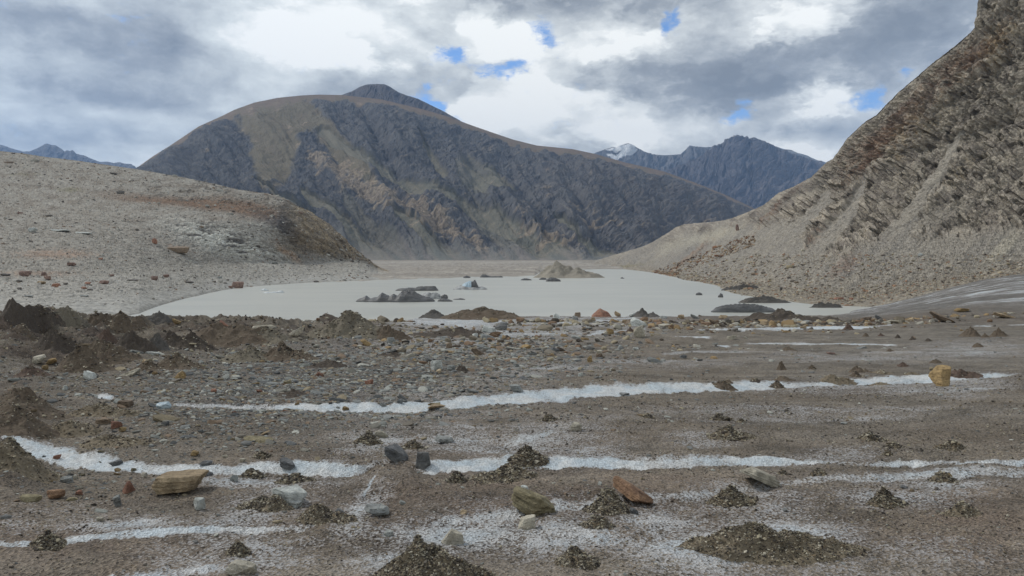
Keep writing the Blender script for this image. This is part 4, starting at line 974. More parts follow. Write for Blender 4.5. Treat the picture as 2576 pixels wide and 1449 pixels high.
STONES = [  # crop, box, material, tilt, look
    (4, 1010, 1228, 1330, 1362, 'tan', 0, 'long tan block of layered rock lying below the lower white ice band'),
    (4, 1818, 1310, 2068, 1449, 'white', 8, 'rounded pale grey-white boulder right of the long tan block'),
    (4, 1283, 1385, 1372, 1462, 'white', 0, 'small squarish pale stone below the long tan block'),
    (4, 755, 1355, 815, 1435, 'grey', -20, 'grey stone standing on edge left of the long tan block'),
    (4, 800, 1265, 900, 1345, 'rust', 0, 'pointed rust-red stone left of the long tan block'),
    (4, 290, 1318, 405, 1380, 'fire', -6, 'brown and orange stone on the grit near the left edge'),
    (4, 128, 1348, 255, 1400, 'olive', 5, 'flat grey-tan slab left of the brown and orange stone'),
    (4, 430, 1365, 505, 1390, 'olive', 0, 'thin tan chip right below the brown and orange stone'),
    (4, 500, 1325, 550, 1355, 'rust', 0, 'small rusty stone right of the brown and orange stone'),
    (4, 400, 1230, 490, 1275, 'grey', 6, 'grey slab among pebbles below the big clean snow-white ice patch'),
    (4, 940, 1200, 985, 1232, 'cream', 0, 'small cream stone above the long tan block'),
    (4, 1535, 1215, 1590, 1260, 'grey', 0, 'small grey cube of stone between tan block and pale boulder'),
    (4, 1870, 1140, 1978, 1200, 'slate', 10, 'dark grey wedge of slate set in the lower white ice band'),
    (4, 1330, 1130, 1420, 1160, 'slate', 0, 'flat dark slate lying across the lower ice band, upper of two'),
    (4, 1330, 1185, 1418, 1228, 'slate', 8, 'flat grey slate at the foot of the lower ice band, lower of two'),
    (4, 730, 1120, 820, 1158, 'slate', -8, 'thin slate at the right foot of the big white ice patch'),
    (4, 345, 1088, 400, 1118, 'rust', -12, 'orange-red stone resting on the edge of the big white ice patch'),
    (4, 1268, 1062, 1325, 1095, 'ochre', 0, 'small rounded tan stone above the lower ice band'),
    (4, 1600, 1108, 1645, 1135, 'cream', 0, 'tiny pale stone on the upper rim of the lower ice band'),
    (4, 1485, 1088, 1520, 1108, 'cream', 0, 'tiny cream pebble left of the pale stone on the ice rim'),
    (4, 722, 865, 810, 912, 'rust', -5, 'orange angular stone above the big white ice patch'),
    (4, 640, 840, 745, 880, 'brown', 4, 'brown slab touching the orange angular stone'),
    (4, 790, 900, 838, 932, 'ochre', 0, 'small orange stone below the orange angular stone'),
    (4, 785, 722, 880, 770, 'brown', 2, 'thick brown slab left of the block of blue ice'),
    (4, 1030, 735, 1130, 780, 'blueice', 0, 'clear bluish chunk of ice on the stone field'),
    (4, 1170, 520, 1237, 582, 'ochre', -25, 'upright ochre boulder at the top of the stone field'),
    (4, 1290, 468, 1380, 505, 'olive', -12, 'knobbly tan rock on the slope of a dirt cone'),
    (4, 780, 505, 915, 555, 'cream', -16, 'long pale slab leaning against a gravel slope'),
    (4, 935, 438, 1012, 485, 'tan', 20, 'pinkish tan slab near the top of the leaning pale slab'),
    (4, 545, 525, 622, 580, 'white', 10, 'pale grey angular rock right of the great dirt cone'),
    (4, 415, 618, 448, 648, 'white', 0, 'small whitish stone below the pale grey angular rock'),
    (4, 195, 418, 290, 480, 'cream', -8, 'yellowish pale rock left of the great dirt cone, largest there'),
    (4, 295, 450, 372, 490, 'ochre', -4, 'yellow slab squeezed between pale rock and great dirt cone'),
    (4, 270, 485, 315, 515, 'ochre', 0, 'small yellow stone under the yellow slab'),
    (4, 180, 510, 262, 548, 'ochre', -6, 'ochre slab below the yellowish pale rock'),
    (4, 980, 382, 1075, 412, 'white', 4, 'pale grey slab under a smooth wet wall of dirty ice'),
    (4, 1152, 173, 1220, 208, 'ochre', 18, 'orange boulder on the skyline right of the sharp grey cone'),
    (4, 1465, 178, 1530, 225, 'rust', 30, 'tilted orange boulder standing against the lake'),
    (4, 1410, 205, 1462, 238, 'ochre', 0, 'small ochre stone left of the tilted orange boulder'),
    (4, 1690, 200, 1852, 243, 'cream', -4, 'wide flat pale slab at the edge of the lake'),
    (4, 1925, 235, 2040, 295, 'cream', -22, 'pale slab leaning on the brown hummock by the lake'),
    (4, 2420, 310, 2495, 350, 'ochre', 22, 'ochre slab in front of the big rubble heap'),
    (4, 1900, 585, 1955, 610, 'olive', 0, 'olive stone in the middle of the stone field'),
    (4, 2440, 575, 2500, 612, 'rust', -10, 'orange stone at the right of the stone field'),
    (4, 1405, 640, 1455, 668, 'rust', 0, 'rusty stone above the faint start of the upper ice band'),
    (4, 1715, 645, 1760, 668, 'rust', 0, 'small orange chip right of the rusty stone in the stone field'),
    (4, 1720, 920, 1805, 945, 'tan', -20, 'tan slab below the stone field near the bare grit'),
    (4, 1620, 960, 1860, 990, 'olive', 4, 'row-like long olive slab at the lower end of the stone field'),
    (4, 640, 1500, 690, 1530, 'cream', 0, 'small pale stone low on the left'),
    (5, 1215, 920, 1520, 1070, 'olive', 12, 'large olive-yellow slab tilted on the ice, centre foreground'),
    (5, 1885, 855, 2148, 1000, 'fire', 24, 'rust and gold rock tilted beside a gravel mound'),
    (5, 1240, 1055, 1360, 1155, 'cream', -12, 'pale tan stone just below the large olive-yellow slab'),
    (5, 735, 1155, 888, 1260, 'cream', 14, 'cream boulder above the big gravel mound'),
    (5, 335, 595, 495, 705, 'slate', 26, 'dark grey block tipped over beside the lower ice band'),
    (5, 545, 660, 650, 765, 'stripe', 12, 'layered grey rock with white seams at the end of the ice band'),
    (5, 680, 522, 810, 578, 'grey', 8, 'grey slab on dirty ice above the lower ice band'),
    (5, 275, 485, 372, 535, 'cream', 6, 'rounded tan-grey stone left above the tipped dark block'),
    (5, 1580, 440, 1662, 498, 'cream', 8, 'lone cream stone on bare grit between the two ice bands'),
    (5, 190, 1000, 362, 1062, 'grey', 6, 'long grey layered slab left of the cream boulder'),
    (5, 0, 1010, 72, 1042, 'slate', 6, 'thin slate piece left of the long grey layered slab'),
    (5, 848, 1018, 895, 1048, 'tan', 0, 'small tan pebble on the white ice left of the olive slab'),
    (5, 1250, 860, 1308, 892, 'white', 6, 'small white stone above the large olive-yellow slab'),
    (5, 1170, 185, 1265, 235, 'grey', 4, 'squat grey rock just above the upper ice band'),
    (5, 1905, 232, 1975, 250, 'slate', 0, 'dark slate frozen into the upper ice band'),
    (5, 430, 278, 470, 308, 'slate', 0, 'dark round stone in the left part of the upper ice band'),
    (5, 645, 20, 730, 95, 'white', 6, 'big white-grey block standing in the stone field'),
    (5, 690, 80, 725, 108, 'tan', 0, 'small tan stone at the foot of the white-grey block'),
    (5, 755, 50, 812, 88, 'grey', 0, 'grey stone right beside the white-grey block'),
    (5, 335, 1158, 400, 1195, 'white', 0, 'pale stone half melted into the ice left of the cream boulder'),
    (5, 1975, 1005, 2035, 1045, 'slate', 18, 'small slate under the rust and gold rock'),
    (5, 620, 330, 740, 355, 'tan', -4, 'flat tan slab just under the upper ice band'),
    (5, 650, 305, 720, 330, 'olive', -6, 'olive slab lying on the flat tan slab by the ice band'),
    (5, 1200, 40, 1245, 68, 'grey', 12, 'small tilted grey slab in the streaked ice above the upper band'),
    (5, 1630, 97, 1665, 125, 'white', 0, 'small white stone on bare grit above the upper ice band'),
    (5, 1240, 125, 1305, 148, 'slate', 8, 'low slate slab above the squat grey rock'),
    (0, 560, 1418, 635, 1452, 'cream', 10, 'pale stone cut by the bottom edge of the photo'),
    (6, 1965, 320, 2130, 470, 'ochre', 9, 'big ochre boulder standing in the upper ice band on the right'),
    (6, 695, 1035, 1008, 1150, 'cream', 17, 'long cream layered slab lying on grit at right'),
    (6, 2050, 1040, 2100, 1080, 'ochre', 16, 'ochre stone resting on a small gravel mound at right'),
    (6, 1755, 1118, 1805, 1140, 'slate', 10, 'small slate under the dirty ice stripe at right'),
    (6, 275, 240, 315, 262, 'slate', 0, 'dark stone alone on the bare grit above the upper ice band'),
    (6, 590, 110, 655, 140, 'cream', -10, 'pale rock below the bright ice stripe behind'),
    (6, 2180, 458, 2215, 470, 'slate', 0, 'thin slate right of the big ochre boulder'),
    (6, 1345, 690, 1395, 702, 'grey', 0, 'small grey slab on grit between the ice bands at right'),
    (6, 1260, 220, 1320, 238, 'redbrown', 4, 'flat reddish slab on the far grit at right'),
    (6, 2000, 495, 2040, 510, 'grey', 0, 'grey chip below the big ochre boulder'),
    (2, 1905, 515, 2045, 578, 'rust', 4, 'big pointed orange-red boulder at the edge of the lake'),
    (2, 1790, 540, 1832, 577, 'brown', 0, 'squarish brown rock left of the orange-red boulder'),
    (2, 2060, 548, 2105, 584, 'tan', 24, 'tan stone right of the orange-red boulder'),
    (2, 1898, 580, 1932, 616, 'tan', 0, 'small tan stone in front of the orange-red boulder'),
    (2, 2145, 545, 2250, 588, 'white', -10, 'pale translucent slab behind the black fin of dirt'),
    (2, 2160, 588, 2270, 656, 'white', 14, 'light grey slab above the upright tan boulder'),
    (2, 2195, 650, 2275, 735, 'cream', -12, 'upright pale tan boulder right of centre by the moraine'),
    (2, 1655, 560, 1705, 607, 'white', 30, 'white slab standing on end at the lake edge'),
    (2, 2000, 665, 2055, 705, 'ochre', 18, 'ochre rock left of the upright tan boulder'),
    (2, 1265, 632, 1350, 678, 'stripe', 0, 'dark rock with white bands beside the streaked ice'),
    (2, 1170, 640, 1270, 690, 'white', 14, 'pale slab left of the dark rock with white bands'),
    (2, 1145, 695, 1240, 738, 'grey', 12, 'grey slab below the pale slab on the streaked ice'),
    (2, 1090, 690, 1150, 725, 'white', -10, 'small pale slab at the right end of the dark ridge'),
    (2, 925, 755, 970, 797, 'brown', -14, 'brown stone below the dark ridge'),
    (2, 1440, 770, 1510, 802, 'ochre', 8, 'tan slab alone in the middle of the streaked ice'),
    (2, 1360, 828, 1432, 862, 'grey', 18, 'grey slab dipping right, below the tan slab on the streaked ice'),
    (2, 1095, 790, 1190, 848, 'brown', 24, 'brown layered slab dipping right in the streaked ice'),
    (2, 1620, 785, 1690, 817, 'slate', 14, 'dark slab at the edge of the bare grit'),
    (2, 1880, 845, 1920, 894, 'ochre', -10, 'small upright tan stone on the bare grit'),
    (2, 1940, 805, 1978, 830, 'cream', 0, 'pale stone above the small upright tan stone'),
    (2, 1940, 832, 1990, 864, 'brown', 12, 'brown stone right of the small upright tan stone'),
    (2, 2075, 775, 2125, 807, 'grey', -6, 'grey pyramid-like stone below the upright tan boulder'),
    (2, 2180, 788, 2220, 810, 'white', 0, 'small light stone under the upright tan boulder'),
    (2, 350, 740, 435, 782, 'ochre', 24, 'ochre slab sliding off the big rubble heap'),
    (2, 525, 725, 590, 770, 'grey', 0, 'grey rock leaning on the smooth dark cone'),
    (2, 2500, 845, 2545, 866, 'slate', 0, 'dark flat stone on the bare grit right of centre'),
    (3, 815, 1250, 900, 1302, 'tan', -18, 'tan boulder left of the black double cone'),
    (3, 460, 1285, 600, 1342, 'brown', 22, 'long brown slab dipping right in the line of blocks'),
    (3, 335, 1243, 415, 1285, 'grey', 28, 'grey slab standing in the line of blocks by the lake'),
    (3, 250, 1255, 300, 1285, 'tan', 0, 'small tan block in the line of blocks by the lake'),
    (3, 1980, 1235, 2160, 1318, 'brown', 28, 'large brown slab propped up on the ice at far right'),
    (3, 2125, 1212, 2240, 1240, 'ochre', 4, 'ochre slab on the striped ice at far right'),
    (3, 2395, 1245, 2530, 1287, 'tan', 12, 'tan slab near the right edge of the moraine'),
    (3, 1650, 1285, 1785, 1317, 'cream', 2, 'wide flat tan slab right of the black double cone'),
    (3, 1500, 1270, 1570, 1302, 'brown', -4, 'brown block between the double cone and flat tan slab'),
    (3, 1580, 1255, 1640, 1290, 'slate', 28, 'dark thin slab dipping right behind the flat tan slab'),
    (3, 1800, 1275, 1850, 1303, 'tan', -10, 'tan stone at the right end of the flat tan slab'),
]
for c, x0, y0, x1, y1, mt, tilt, lab in STONES:
    bx = box_of(c, x0, y0, x1, y1)
    big = (bx[2] - bx[0]) > 55
    place_stone('rock', bx, mt, lab, tilt, sub=5 if big else 4, strata=.07 if big else .05, planes=8 if big else 9,
                cat='ice block' if mt == 'blueice' else 'rock', name='ice_block' if mt == 'blueice' else 'rock')

# ------------------------------------------------------------------ dirt cones and gravel mounds
def stone_tints(n, r, key='gravel'):
    pal = {'gravel': [(126, 119, 104), (148, 140, 120), (104, 98, 90), (84, 79, 73), (168, 162, 146), (112, 100, 82), (66, 60, 56), (60, 56, 52)],
           'scree': [(112, 114, 112), (128, 130, 126), (96, 98, 98), (80, 82, 82), (144, 146, 140), (134, 124, 104), (120, 118, 110), (118, 112, 102), (160, 160, 152), (106, 106, 104), (122, 106, 90), (124, 126, 124)],
           'block': [(120, 112, 98), (150, 140, 118), (98, 94, 88), (80, 72, 64), (140, 120, 90), (164, 160, 148), (118, 98, 80)],
           'pale': [(138, 136, 130), (158, 156, 148), (112, 108, 102), (92, 87, 82), (172, 170, 162), (130, 114, 100)],
           'bank': [(148, 140, 126), (168, 160, 146), (120, 112, 102), (100, 92, 84), (140, 112, 90), (156, 144, 120)]}[key]
    p = np.array([A(*q) for q in pal])
    return p[r.integers(0, len(p), n)] * r.uniform(.82, 1.15, n)[:, None]
M_DIRT = tint_mat('silt_and_gravel', .2, 26, .62, 1.32)
M_STONE = tint_mat('loose_stones', .25, 34, .74, 1.22)
CHIP = [stone_verts(1, 900 + i, 8, .55, 0, 0, False) for i in range(8)]
FLAKE = [stone_verts(2, 930 + i, 9, .34, .03, 0, True) for i in range(10)]
BLOCK = [stone_verts(2, 960 + i, 10, .62, .03, 0, False) for i in range(10)]
def mound(name, bx, look, label, cat, group=None, peaks=None, col=None, gravel=0.0, rise=1.0, deep=.8, base=None, zfun=None, pointy=1.15, depth_shift=.25, wide=1.0):
    x0, y0, x1, y1 = bx
    SEED[0] += 1
    r = np.random.default_rng(SEED[0] * 7)
    uc = (x0 + x1) / 2
    g = base if base is not None else ground_at(uc, y1 - .12 * (y1 - y0))[0]
    k = g[1] / F
    W, Hh = (x1 - x0) * k * wide, (y1 - y0) * k * rise
    zf = zfun or glacier
    if zfun is None:
        deep = min(deep, .80 * (y1 - y0) / ((x1 - x0) * max((y1 - HV) / F, .05)))
    gy = g[1] + W * deep * .5 * depth_shift * 2
    n = int(np.clip((x1 - x0) * 1.1, 36, 120)); na = 72 if (x1 - x0) > 60 else 48
    aa, rr = np.meshgrid(np.linspace(0, 2 * np.pi, na, endpoint=False), np.linspace(0, 1, n) ** .9 * 1.16, indexing='xy')
    ex = rr * np.cos(aa); ey = rr * np.sin(aa)
    lob = 1 + .16 * perlin2(np.cos(aa) * 1.4 + SEED[0], np.sin(aa) * 1.4, 7) + .06 * perlin2(np.cos(aa) * 4 + SEED[0], np.sin(aa) * 4, 8)
    X = g[0] + ex * W / 2 * lob; Y = gy + ey * W / 2 * deep * lob
    pk = peaks or [(r.uniform(-.12, .12), 0, 1.0)]
    h = np.zeros_like(ex)
    for px, pyy, ph in pk:
        dd = np.hypot((ex - px) / (1 - .45 * abs(px)), (ey - pyy))
        dd = dd * (1 + .18 * perlin2(np.arctan2(ey - pyy, ex - px) * 2.2 + SEED[0], dd * 1.5, 9))
        q_ = np.clip(1 - dd, 0, 1)
        h = np.maximum(h, ph * (.55 * q_ ** pointy + .45 * (q_ * q_ * (3 - 2 * q_))))
    ncell = 7.0
    det = fbm(ex * 2.6 + SEED[0], ey * 2.6, 5, 10, .55, ridged=True)
    h = h * (1 + .34 * det) * (1 + .25 * perlin2(ex * 5 + SEED[0], ey * 5, 13)) + .035 * fbm(ex * ncell + SEED[0], ey * ncell, 3, 11) * (rr < 1)
    Zb = zf(X, Y)
    Z = Zb + Hh * h - ss(.86, 1.12, rr) * (.05 * Hh + .03 * W * .2) - .004
    V = np.stack([X - g[0], Y - g[1], Z - g[2]], -1).reshape(-1, 3)
    i = np.arange(n * na).reshape(n, na)
    Fq = np.stack([i[:-1], np.roll(i, -1, 1)[:-1], np.roll(i, -1, 1)[1:], i[1:]], -1).reshape(-1, 4)
    c0 = {'dark': (78, 71, 65), 'brown': (94, 83, 72), 'gravel': (116, 106, 90), 'maroon': (90, 76, 68), 'grey': (92, 89, 86), 'sand': (150, 144, 133), 'pale': (112, 106, 94)}[look]
    f = np.clip(.5 + 1.5 * fbm(ex * 3 + SEED[0], ey * 3, 4, 12), 0, 1)
    T = lerp(np.broadcast_to(A(*c0), ex.shape + (3,)), A(*c0) * .62 + A(120, 112, 98) * .38, f * (.75 if look in ('gravel', 'brown', 'pale') else .25)).reshape(-1, 3)
    Fq = np.concatenate([Fq[:, [0, 1, 2]], Fq[:, [0, 2, 3]]])
    ng = int(gravel)
    if ng:
        q = r.integers(0, n * na, ng)
        sel = rr.ravel()[q] < 1.08
        q = q[sel]
        s = np.clip(g[1] * .00098, .0038, .06) * r.lognormal(0, .40, len(q))
        pos = V[q] + np.stack([r.normal(0, .02, len(q)) * W, r.normal(0, .02, len(q)) * W, 0 * s], 1) * .3
        sz = np.stack([s * r.uniform(.8, 1.6, len(q)), s, s * r.uniform(.7, 1.1, len(q))], 1)
        rt = np.stack([r.normal(0, .35, len(q)), r.normal(0, .35, len(q)), r.uniform(0, 6.3, len(q))], 1)
        V2, F2, T2 = merge_stones(CHIP, pos, sz, rt, stone_tints(len(q), r))
        Fq = np.concatenate([Fq, F2 + len(V)]); V = np.concatenate([V, V2]); T = np.concatenate([T, T2])
    me = mesh_from(name, V, Fq, M_DIRT, T, smooth=False)
    return tag(link(name, me, loc=tuple(g)), label, cat, group)

CONES = [   # crop, box, look, gravel pieces, peaks, label
    (4, 320, 320, 640, 556, 'brown', 260, [(.05, 0, 1), (.35, .1, .5)], 'great brown dirt cone, tallest and nearest of the hummocks on the left'),
    (4, 1005, 140, 1125, 205, 'grey', 0, None, 'sharp grey cone alone on the skyline against the lake'),
    (4, -60, 48, 150, 150, 'dark', 0, [(.1, 0, 1), (.5, 0, .45)], 'dark pointed cone at the left edge of the photo against the pale bank'),
    (4, 130, 96, 215, 130, 'dark', 0, None, 'small dark hump right of the cone at the left edge'),
    (4, 545, 120, 700, 225, 'brown', 60, [(0, 0, 1), (.5, .1, .6)], 'brown double-topped cone on the skyline of the hummocks'),
    (4, 690, 128, 870, 230, 'brown', 60, [(0, 0, 1), (.45, .1, .7)], 'reddish brown cone right of the double-topped cone on the skyline'),
    (4, 860, 148, 985, 215, 'brown', 0, None, 'low brown cone left of the sharp grey cone'),
    (4, 370, 128, 540, 205, 'pale', 40, [(0, 0, 1), (-.4, 0, .7)], 'broad grey-brown hump left of the double-topped cone'),
    (4, 190, 138, 340, 205, 'dark', 40, None, 'dark brown hump behind the dirty ice wall at left'),
    (4, 60, 170, 230, 260, 'brown', 80, [(-.2, 0, 1), (.3, 0, .6)], 'ragged brown ridge near the left edge'),
    (4, 230, 195, 450, 385, 'dark', 40, [(-.1, 0, 1), (.3, .2, .6)], 'steep dark cone with a wet grey flank at left'),
    (4, 740, 248, 960, 395, 'dark', 0, [(0, 0, 1), (.4, .1, .8)], 'dark cone with a smooth wet grey wall facing the camera'),
    (4, 955, 245, 1100, 390, 'grey', 0, [(.1, 0, 1)], 'grey-brown wet cone right of the one with the smooth wall'),
    (4, 1060, 258, 1250, 370, 'dark', 30, [(-.2, 0, 1), (.35, .1, .8)], 'dark twin-peaked cone in the middle of the hummocks'),
    (4, 1180, 235, 1390, 388, 'dark', 60, [(-.2, .1, 1), (.3, 0, .6)], 'dark sloping cone right of the twin-peaked one'),
    (4, 650, 232, 770, 330, 'maroon', 0, None, 'small reddish dark cone behind the smooth wet wall'),
    (4, 540, 300, 820, 470, 'brown', 160, [(-.3, .1, 1), (.2, 0, .7)], 'gravel-streaked cone joined to the right of the great dirt cone'),
    (4, 1030, 380, 1310, 520, 'brown', 200, [(-.1, 0, 1), (.3, 0, .5)], 'speckled brown cone above the upright ochre boulder'),
    (4, 1340, 220, 1700, 320, 'brown', 60, [(-.4, 0, .8), (.1, 0, 1), (.6, 0, .9)], 'long dark brown hummock at the edge of the lake'),
    (4, 1520, 345, 1800, 465, 'pale', 220, [(0, 0, 1), (-.4, 0, .6)], 'gravelly heap in front of the long brown hummock'),
    (4, 1790, 318, 2060, 455, 'brown', 160, [(-.3, 0, 1), (.2, 0, .6)], 'brown peak right of the gravelly heap'),
    (4, 1600, 240, 1900, 340, 'pale', 160, [(0, 0, 1), (.5, 0, .7)], 'olive gravel hummock below the wide flat pale slab'),
    (4, 880, 440, 1060, 520, 'brown', 80, None, 'low brown mound beside the pinkish tan slab'),
    (4, 90, 470, 280, 560, 'maroon', 40, None, 'dark reddish mound under the yellowish pale rock'),
    (4, 2090, 450, 2270, 502, 'dark', 20, [(-.2, 0, .7), (.3, 0, 1)], 'black ragged mound in the upper stone field'),
    (4, 1870, 650, 2030, 695, 'dark', 0, [(0, 0, 1)], 'flat dark mound among slates in the middle of the stone field'),
    (4, -120, 620, 300, 780, 'brown', 260, [(0, 0, 1), (.3, 0, .6)], 'wide brown gravel slope at the left edge, above the snow-white patch'),
    (4, -150, 750, 240, 920, 'brown', 240, [(.1, 0, 1), (.4, 0, .7)], 'dark crumbly heap at the left edge, above the small white ice corner'),
    (4, -300, 960, 240, 1215, 'gravel', 900, [(-.1, 0, 1)], 'large dark gravel heap cut by the left edge beside the white ice patch'),
    (4, 480, 715, 820, 830, 'gravel', 420, [(-.1, 0, 1), (.4, 0, .5)], 'gravel mound below the clear bluish ice chunk'),
    (4, 230, 860, 560, 960, 'gravel', 320, [(.1, 0, 1)], 'gravel rim above the snow-white ice patch'),
    (4, 560, 930, 900, 1020, 'gravel', 420, [(-.3, 0, 1), (.3, 0, .6)], 'speckled yellow gravel bank sloping into the snow-white patch'),
    (2, 740, 525, 925, 600, 'grey', 0, [(.1, 0, 1)], 'smooth grey cone at the water edge'),
    (2, 935, 520, 1350, 606, 'brown', 160, [(-.25, 0, .8), (.1, 0, 1), (.4, 0, .75)], 'broad rounded brown mound at the water edge'),
    (2, 1360, 538, 1405, 564, 'dark', 0, [(0, 0, 1)], 'tiny black cone right of the broad brown mound'),
    (2, 470, 658, 650, 752, 'brown', 0, [(-.25, 0, 1), (.1, .1, .8)], 'smooth dark brown cone right of the big rubble heap'),
    (2, 745, 655, 1105, 722, 'dark', 60, [(-.5, 0, .55), (0, 0, .8), (.4, 0, 1), (.65, 0, .8)], 'ragged black ridge beside the streaked ice'),
    (2, 70, 580, 475, 742, 'pale', 420, [(-.1, .1, 1), (.25, 0, .65), (-.4, -.1, .7)], 'big rubble heap with a whitish top at the water edge'),
    (2, 2225, 528, 2345, 590, 'grey', 0, [(-.4, 0, 1), (.4, 0, .6)], 'black fin of dirt with a sharp horn at the lake edge'),
    (2, 990, 905, 1085, 948, 'dark', 0, [(-.1, 0, 1)], 'dark low cone right of the white-grey block'),
    (2, 1310, 705, 1375, 738, 'dark', 0, None, 'small dark cone right of the grey slab on the streaked ice'),
    (2, 2140, 652, 2200, 690, 'maroon', 0, None, 'little dark cone left of the upright tan boulder'),
    (2, 1330, 757, 1390, 785, 'dark', 0, None, 'low dark hump left of the lone tan slab'),
    (2, 480, 818, 620, 850, 'dark', 20, [(-.4, 0, .8), (.3, 0, 1)], 'low dark mounds below the smooth dark brown cone'),
    (2, 75, 878, 220, 925, 'dark', 20, [(-.2, 0, 1), (.5, 0, .6)], 'black crumbly mound at the left of the stone field'),
    (3, 885, 1225, 1215, 1305, 'dark', 80, [(-.75, 0, .8), (-.2, 0, 1), (.2, 0, .6), (.5, 0, .35)], 'long black double cone of grit in the line of blocks'),
    (3, 1240, 1265, 1400, 1300, 'dark', 20, [(-.2, 0, 1)], 'low dark ridge right of the long black double cone'),
    (3, 2190, 1340, 2305, 1408, 'brown', 0, [(-.1, 0, 1)], 'left one of two brown cones at the far right'),
    (3, 2368, 1345, 2475, 1406, 'brown', 0, [(-.05, 0, 1)], 'right one of two brown cones at the far right'),
    (3, 2298, 1380, 2355, 1410, 'brown', 0, None, 'small brown cone between the two brown cones'),
    (3, 1500, 1375, 1545, 1402, 'brown', 0, None, 'small brown cone, first of the row on the far grit'),
    (3, 1383, 1315, 1455, 1359, 'maroon', 0, [(-.3, 0, 1)], 'maroon hook-shaped cone below the flat tan slab'),
    (3, 1598, 1380, 1642, 1399, 'maroon', 0, None, 'tiny maroon cone, second of the row on the far grit'),
    (3, 1713, 1388, 1750, 1414, 'dark', 0, None, 'tiny dark cone, third of the row on the far grit'),
    (3, 1808, 1402, 1850, 1427, 'dark', 0, None, 'tiny dark cone, fourth of the row on the far grit'),
    (3, 1918, 1412, 1960, 1432, 'dark', 0, None, 'tiny dark cone, last of the row on the far grit'),
    (6, 925, 283, 990, 342, 'brown', 0, [(-.1, 0, 1)], 'upright brown cone on the grit above the upper ice band'),
    (6, 1128, 305, 1178, 334, 'brown', 10, None, 'small cone right of the upright brown cone'),
    (6, 878, 415, 975, 464, 'brown', 20, None, 'round dark cone standing in front of the upper ice band'),
    (6, 512, 430, 645, 474, 'brown', 40, None, 'flat brown cone overlapping the upper ice band, left of the round one'),
    (6, 1272, 380, 1440, 436, 'gravel', 60, [(-.4, 0, 1), (.2, 0, .6)], 'gravel cone interrupting the upper ice band'),
    (6, 2145, 335, 2300, 394, 'maroon', 20, [(-.5, 0, 1), (.1, 0, .6)], 'dark cone right of the big ochre boulder'),
    (6, 1420, 345, 1508, 388, 'brown', 10, [(-.2, 0, 1)], 'lower one of a pair of dark cones left of the big ochre boulder'),
    (6, 1445, 310, 1560, 358, 'brown', 10, [(-.4, 0, 1), (.3, 0, .5)], 'upper one of a pair of dark cones left of the big ochre boulder'),
    (6, 1730, 290, 1805, 318, 'maroon', 0, None, 'low reddish cone above the upper ice band'),
    (6, 1962, 268, 2035, 294, 'brown', 0, None, 'low cone above the big ochre boulder'),
    (6, 745, 395, 815, 420, 'dark', 10, None, 'small dark cone on the upper rim of the ice band'),
    (6, 560, 405, 630, 430, 'brown', 10, None, 'low brown cone on the upper rim of the ice band'),
    (6, 940, 385, 1060, 414, 'brown', 20, [(-.3, 0, 1)], 'stretched brown cone on the upper rim of the ice band'),
    (6, 1575, 330, 1690, 362, 'gravel', 20, None, 'flat gravel cone between the paired cones and the ochre boulder'),
    (6, 950, 180, 1045, 206, 'brown', 0, None, 'flat brown cone on the far grit'),
    (6, 1655, 195, 1705, 213, 'brown', 0, None, 'tiny brown cone on the far grit below the row'),
    (6, 2250, 155, 2330, 187, 'brown', 0, [(-.3, 0, 1)], 'low brown cone below the two brown cones'),
    (6, 1560, 412, 1690, 440, 'gravel', 30, None, 'low gravel cone in front of the ice band left of the ochre boulder'),
    (6, 1790, 345, 1890, 370, 'gravel', 20, None, 'faint gravel cone on the ice rim left of the ochre boulder'),
]
for c, x0, y0, x1, y1, lk, gv, pk, lab in CONES:
    mound('dirt_cone', box_of(c, x0, y0, x1, y1), lk, lab, 'dirt cone', peaks=pk, gravel=gv * 2, rise=(.78 if c != 4 else .64) if lk != 'gravel' else .6, pointy=1.1 if (x1 - x0) < 110 else 1.25, wide=1.25 if (x1 - x0) < 110 else 1.45)
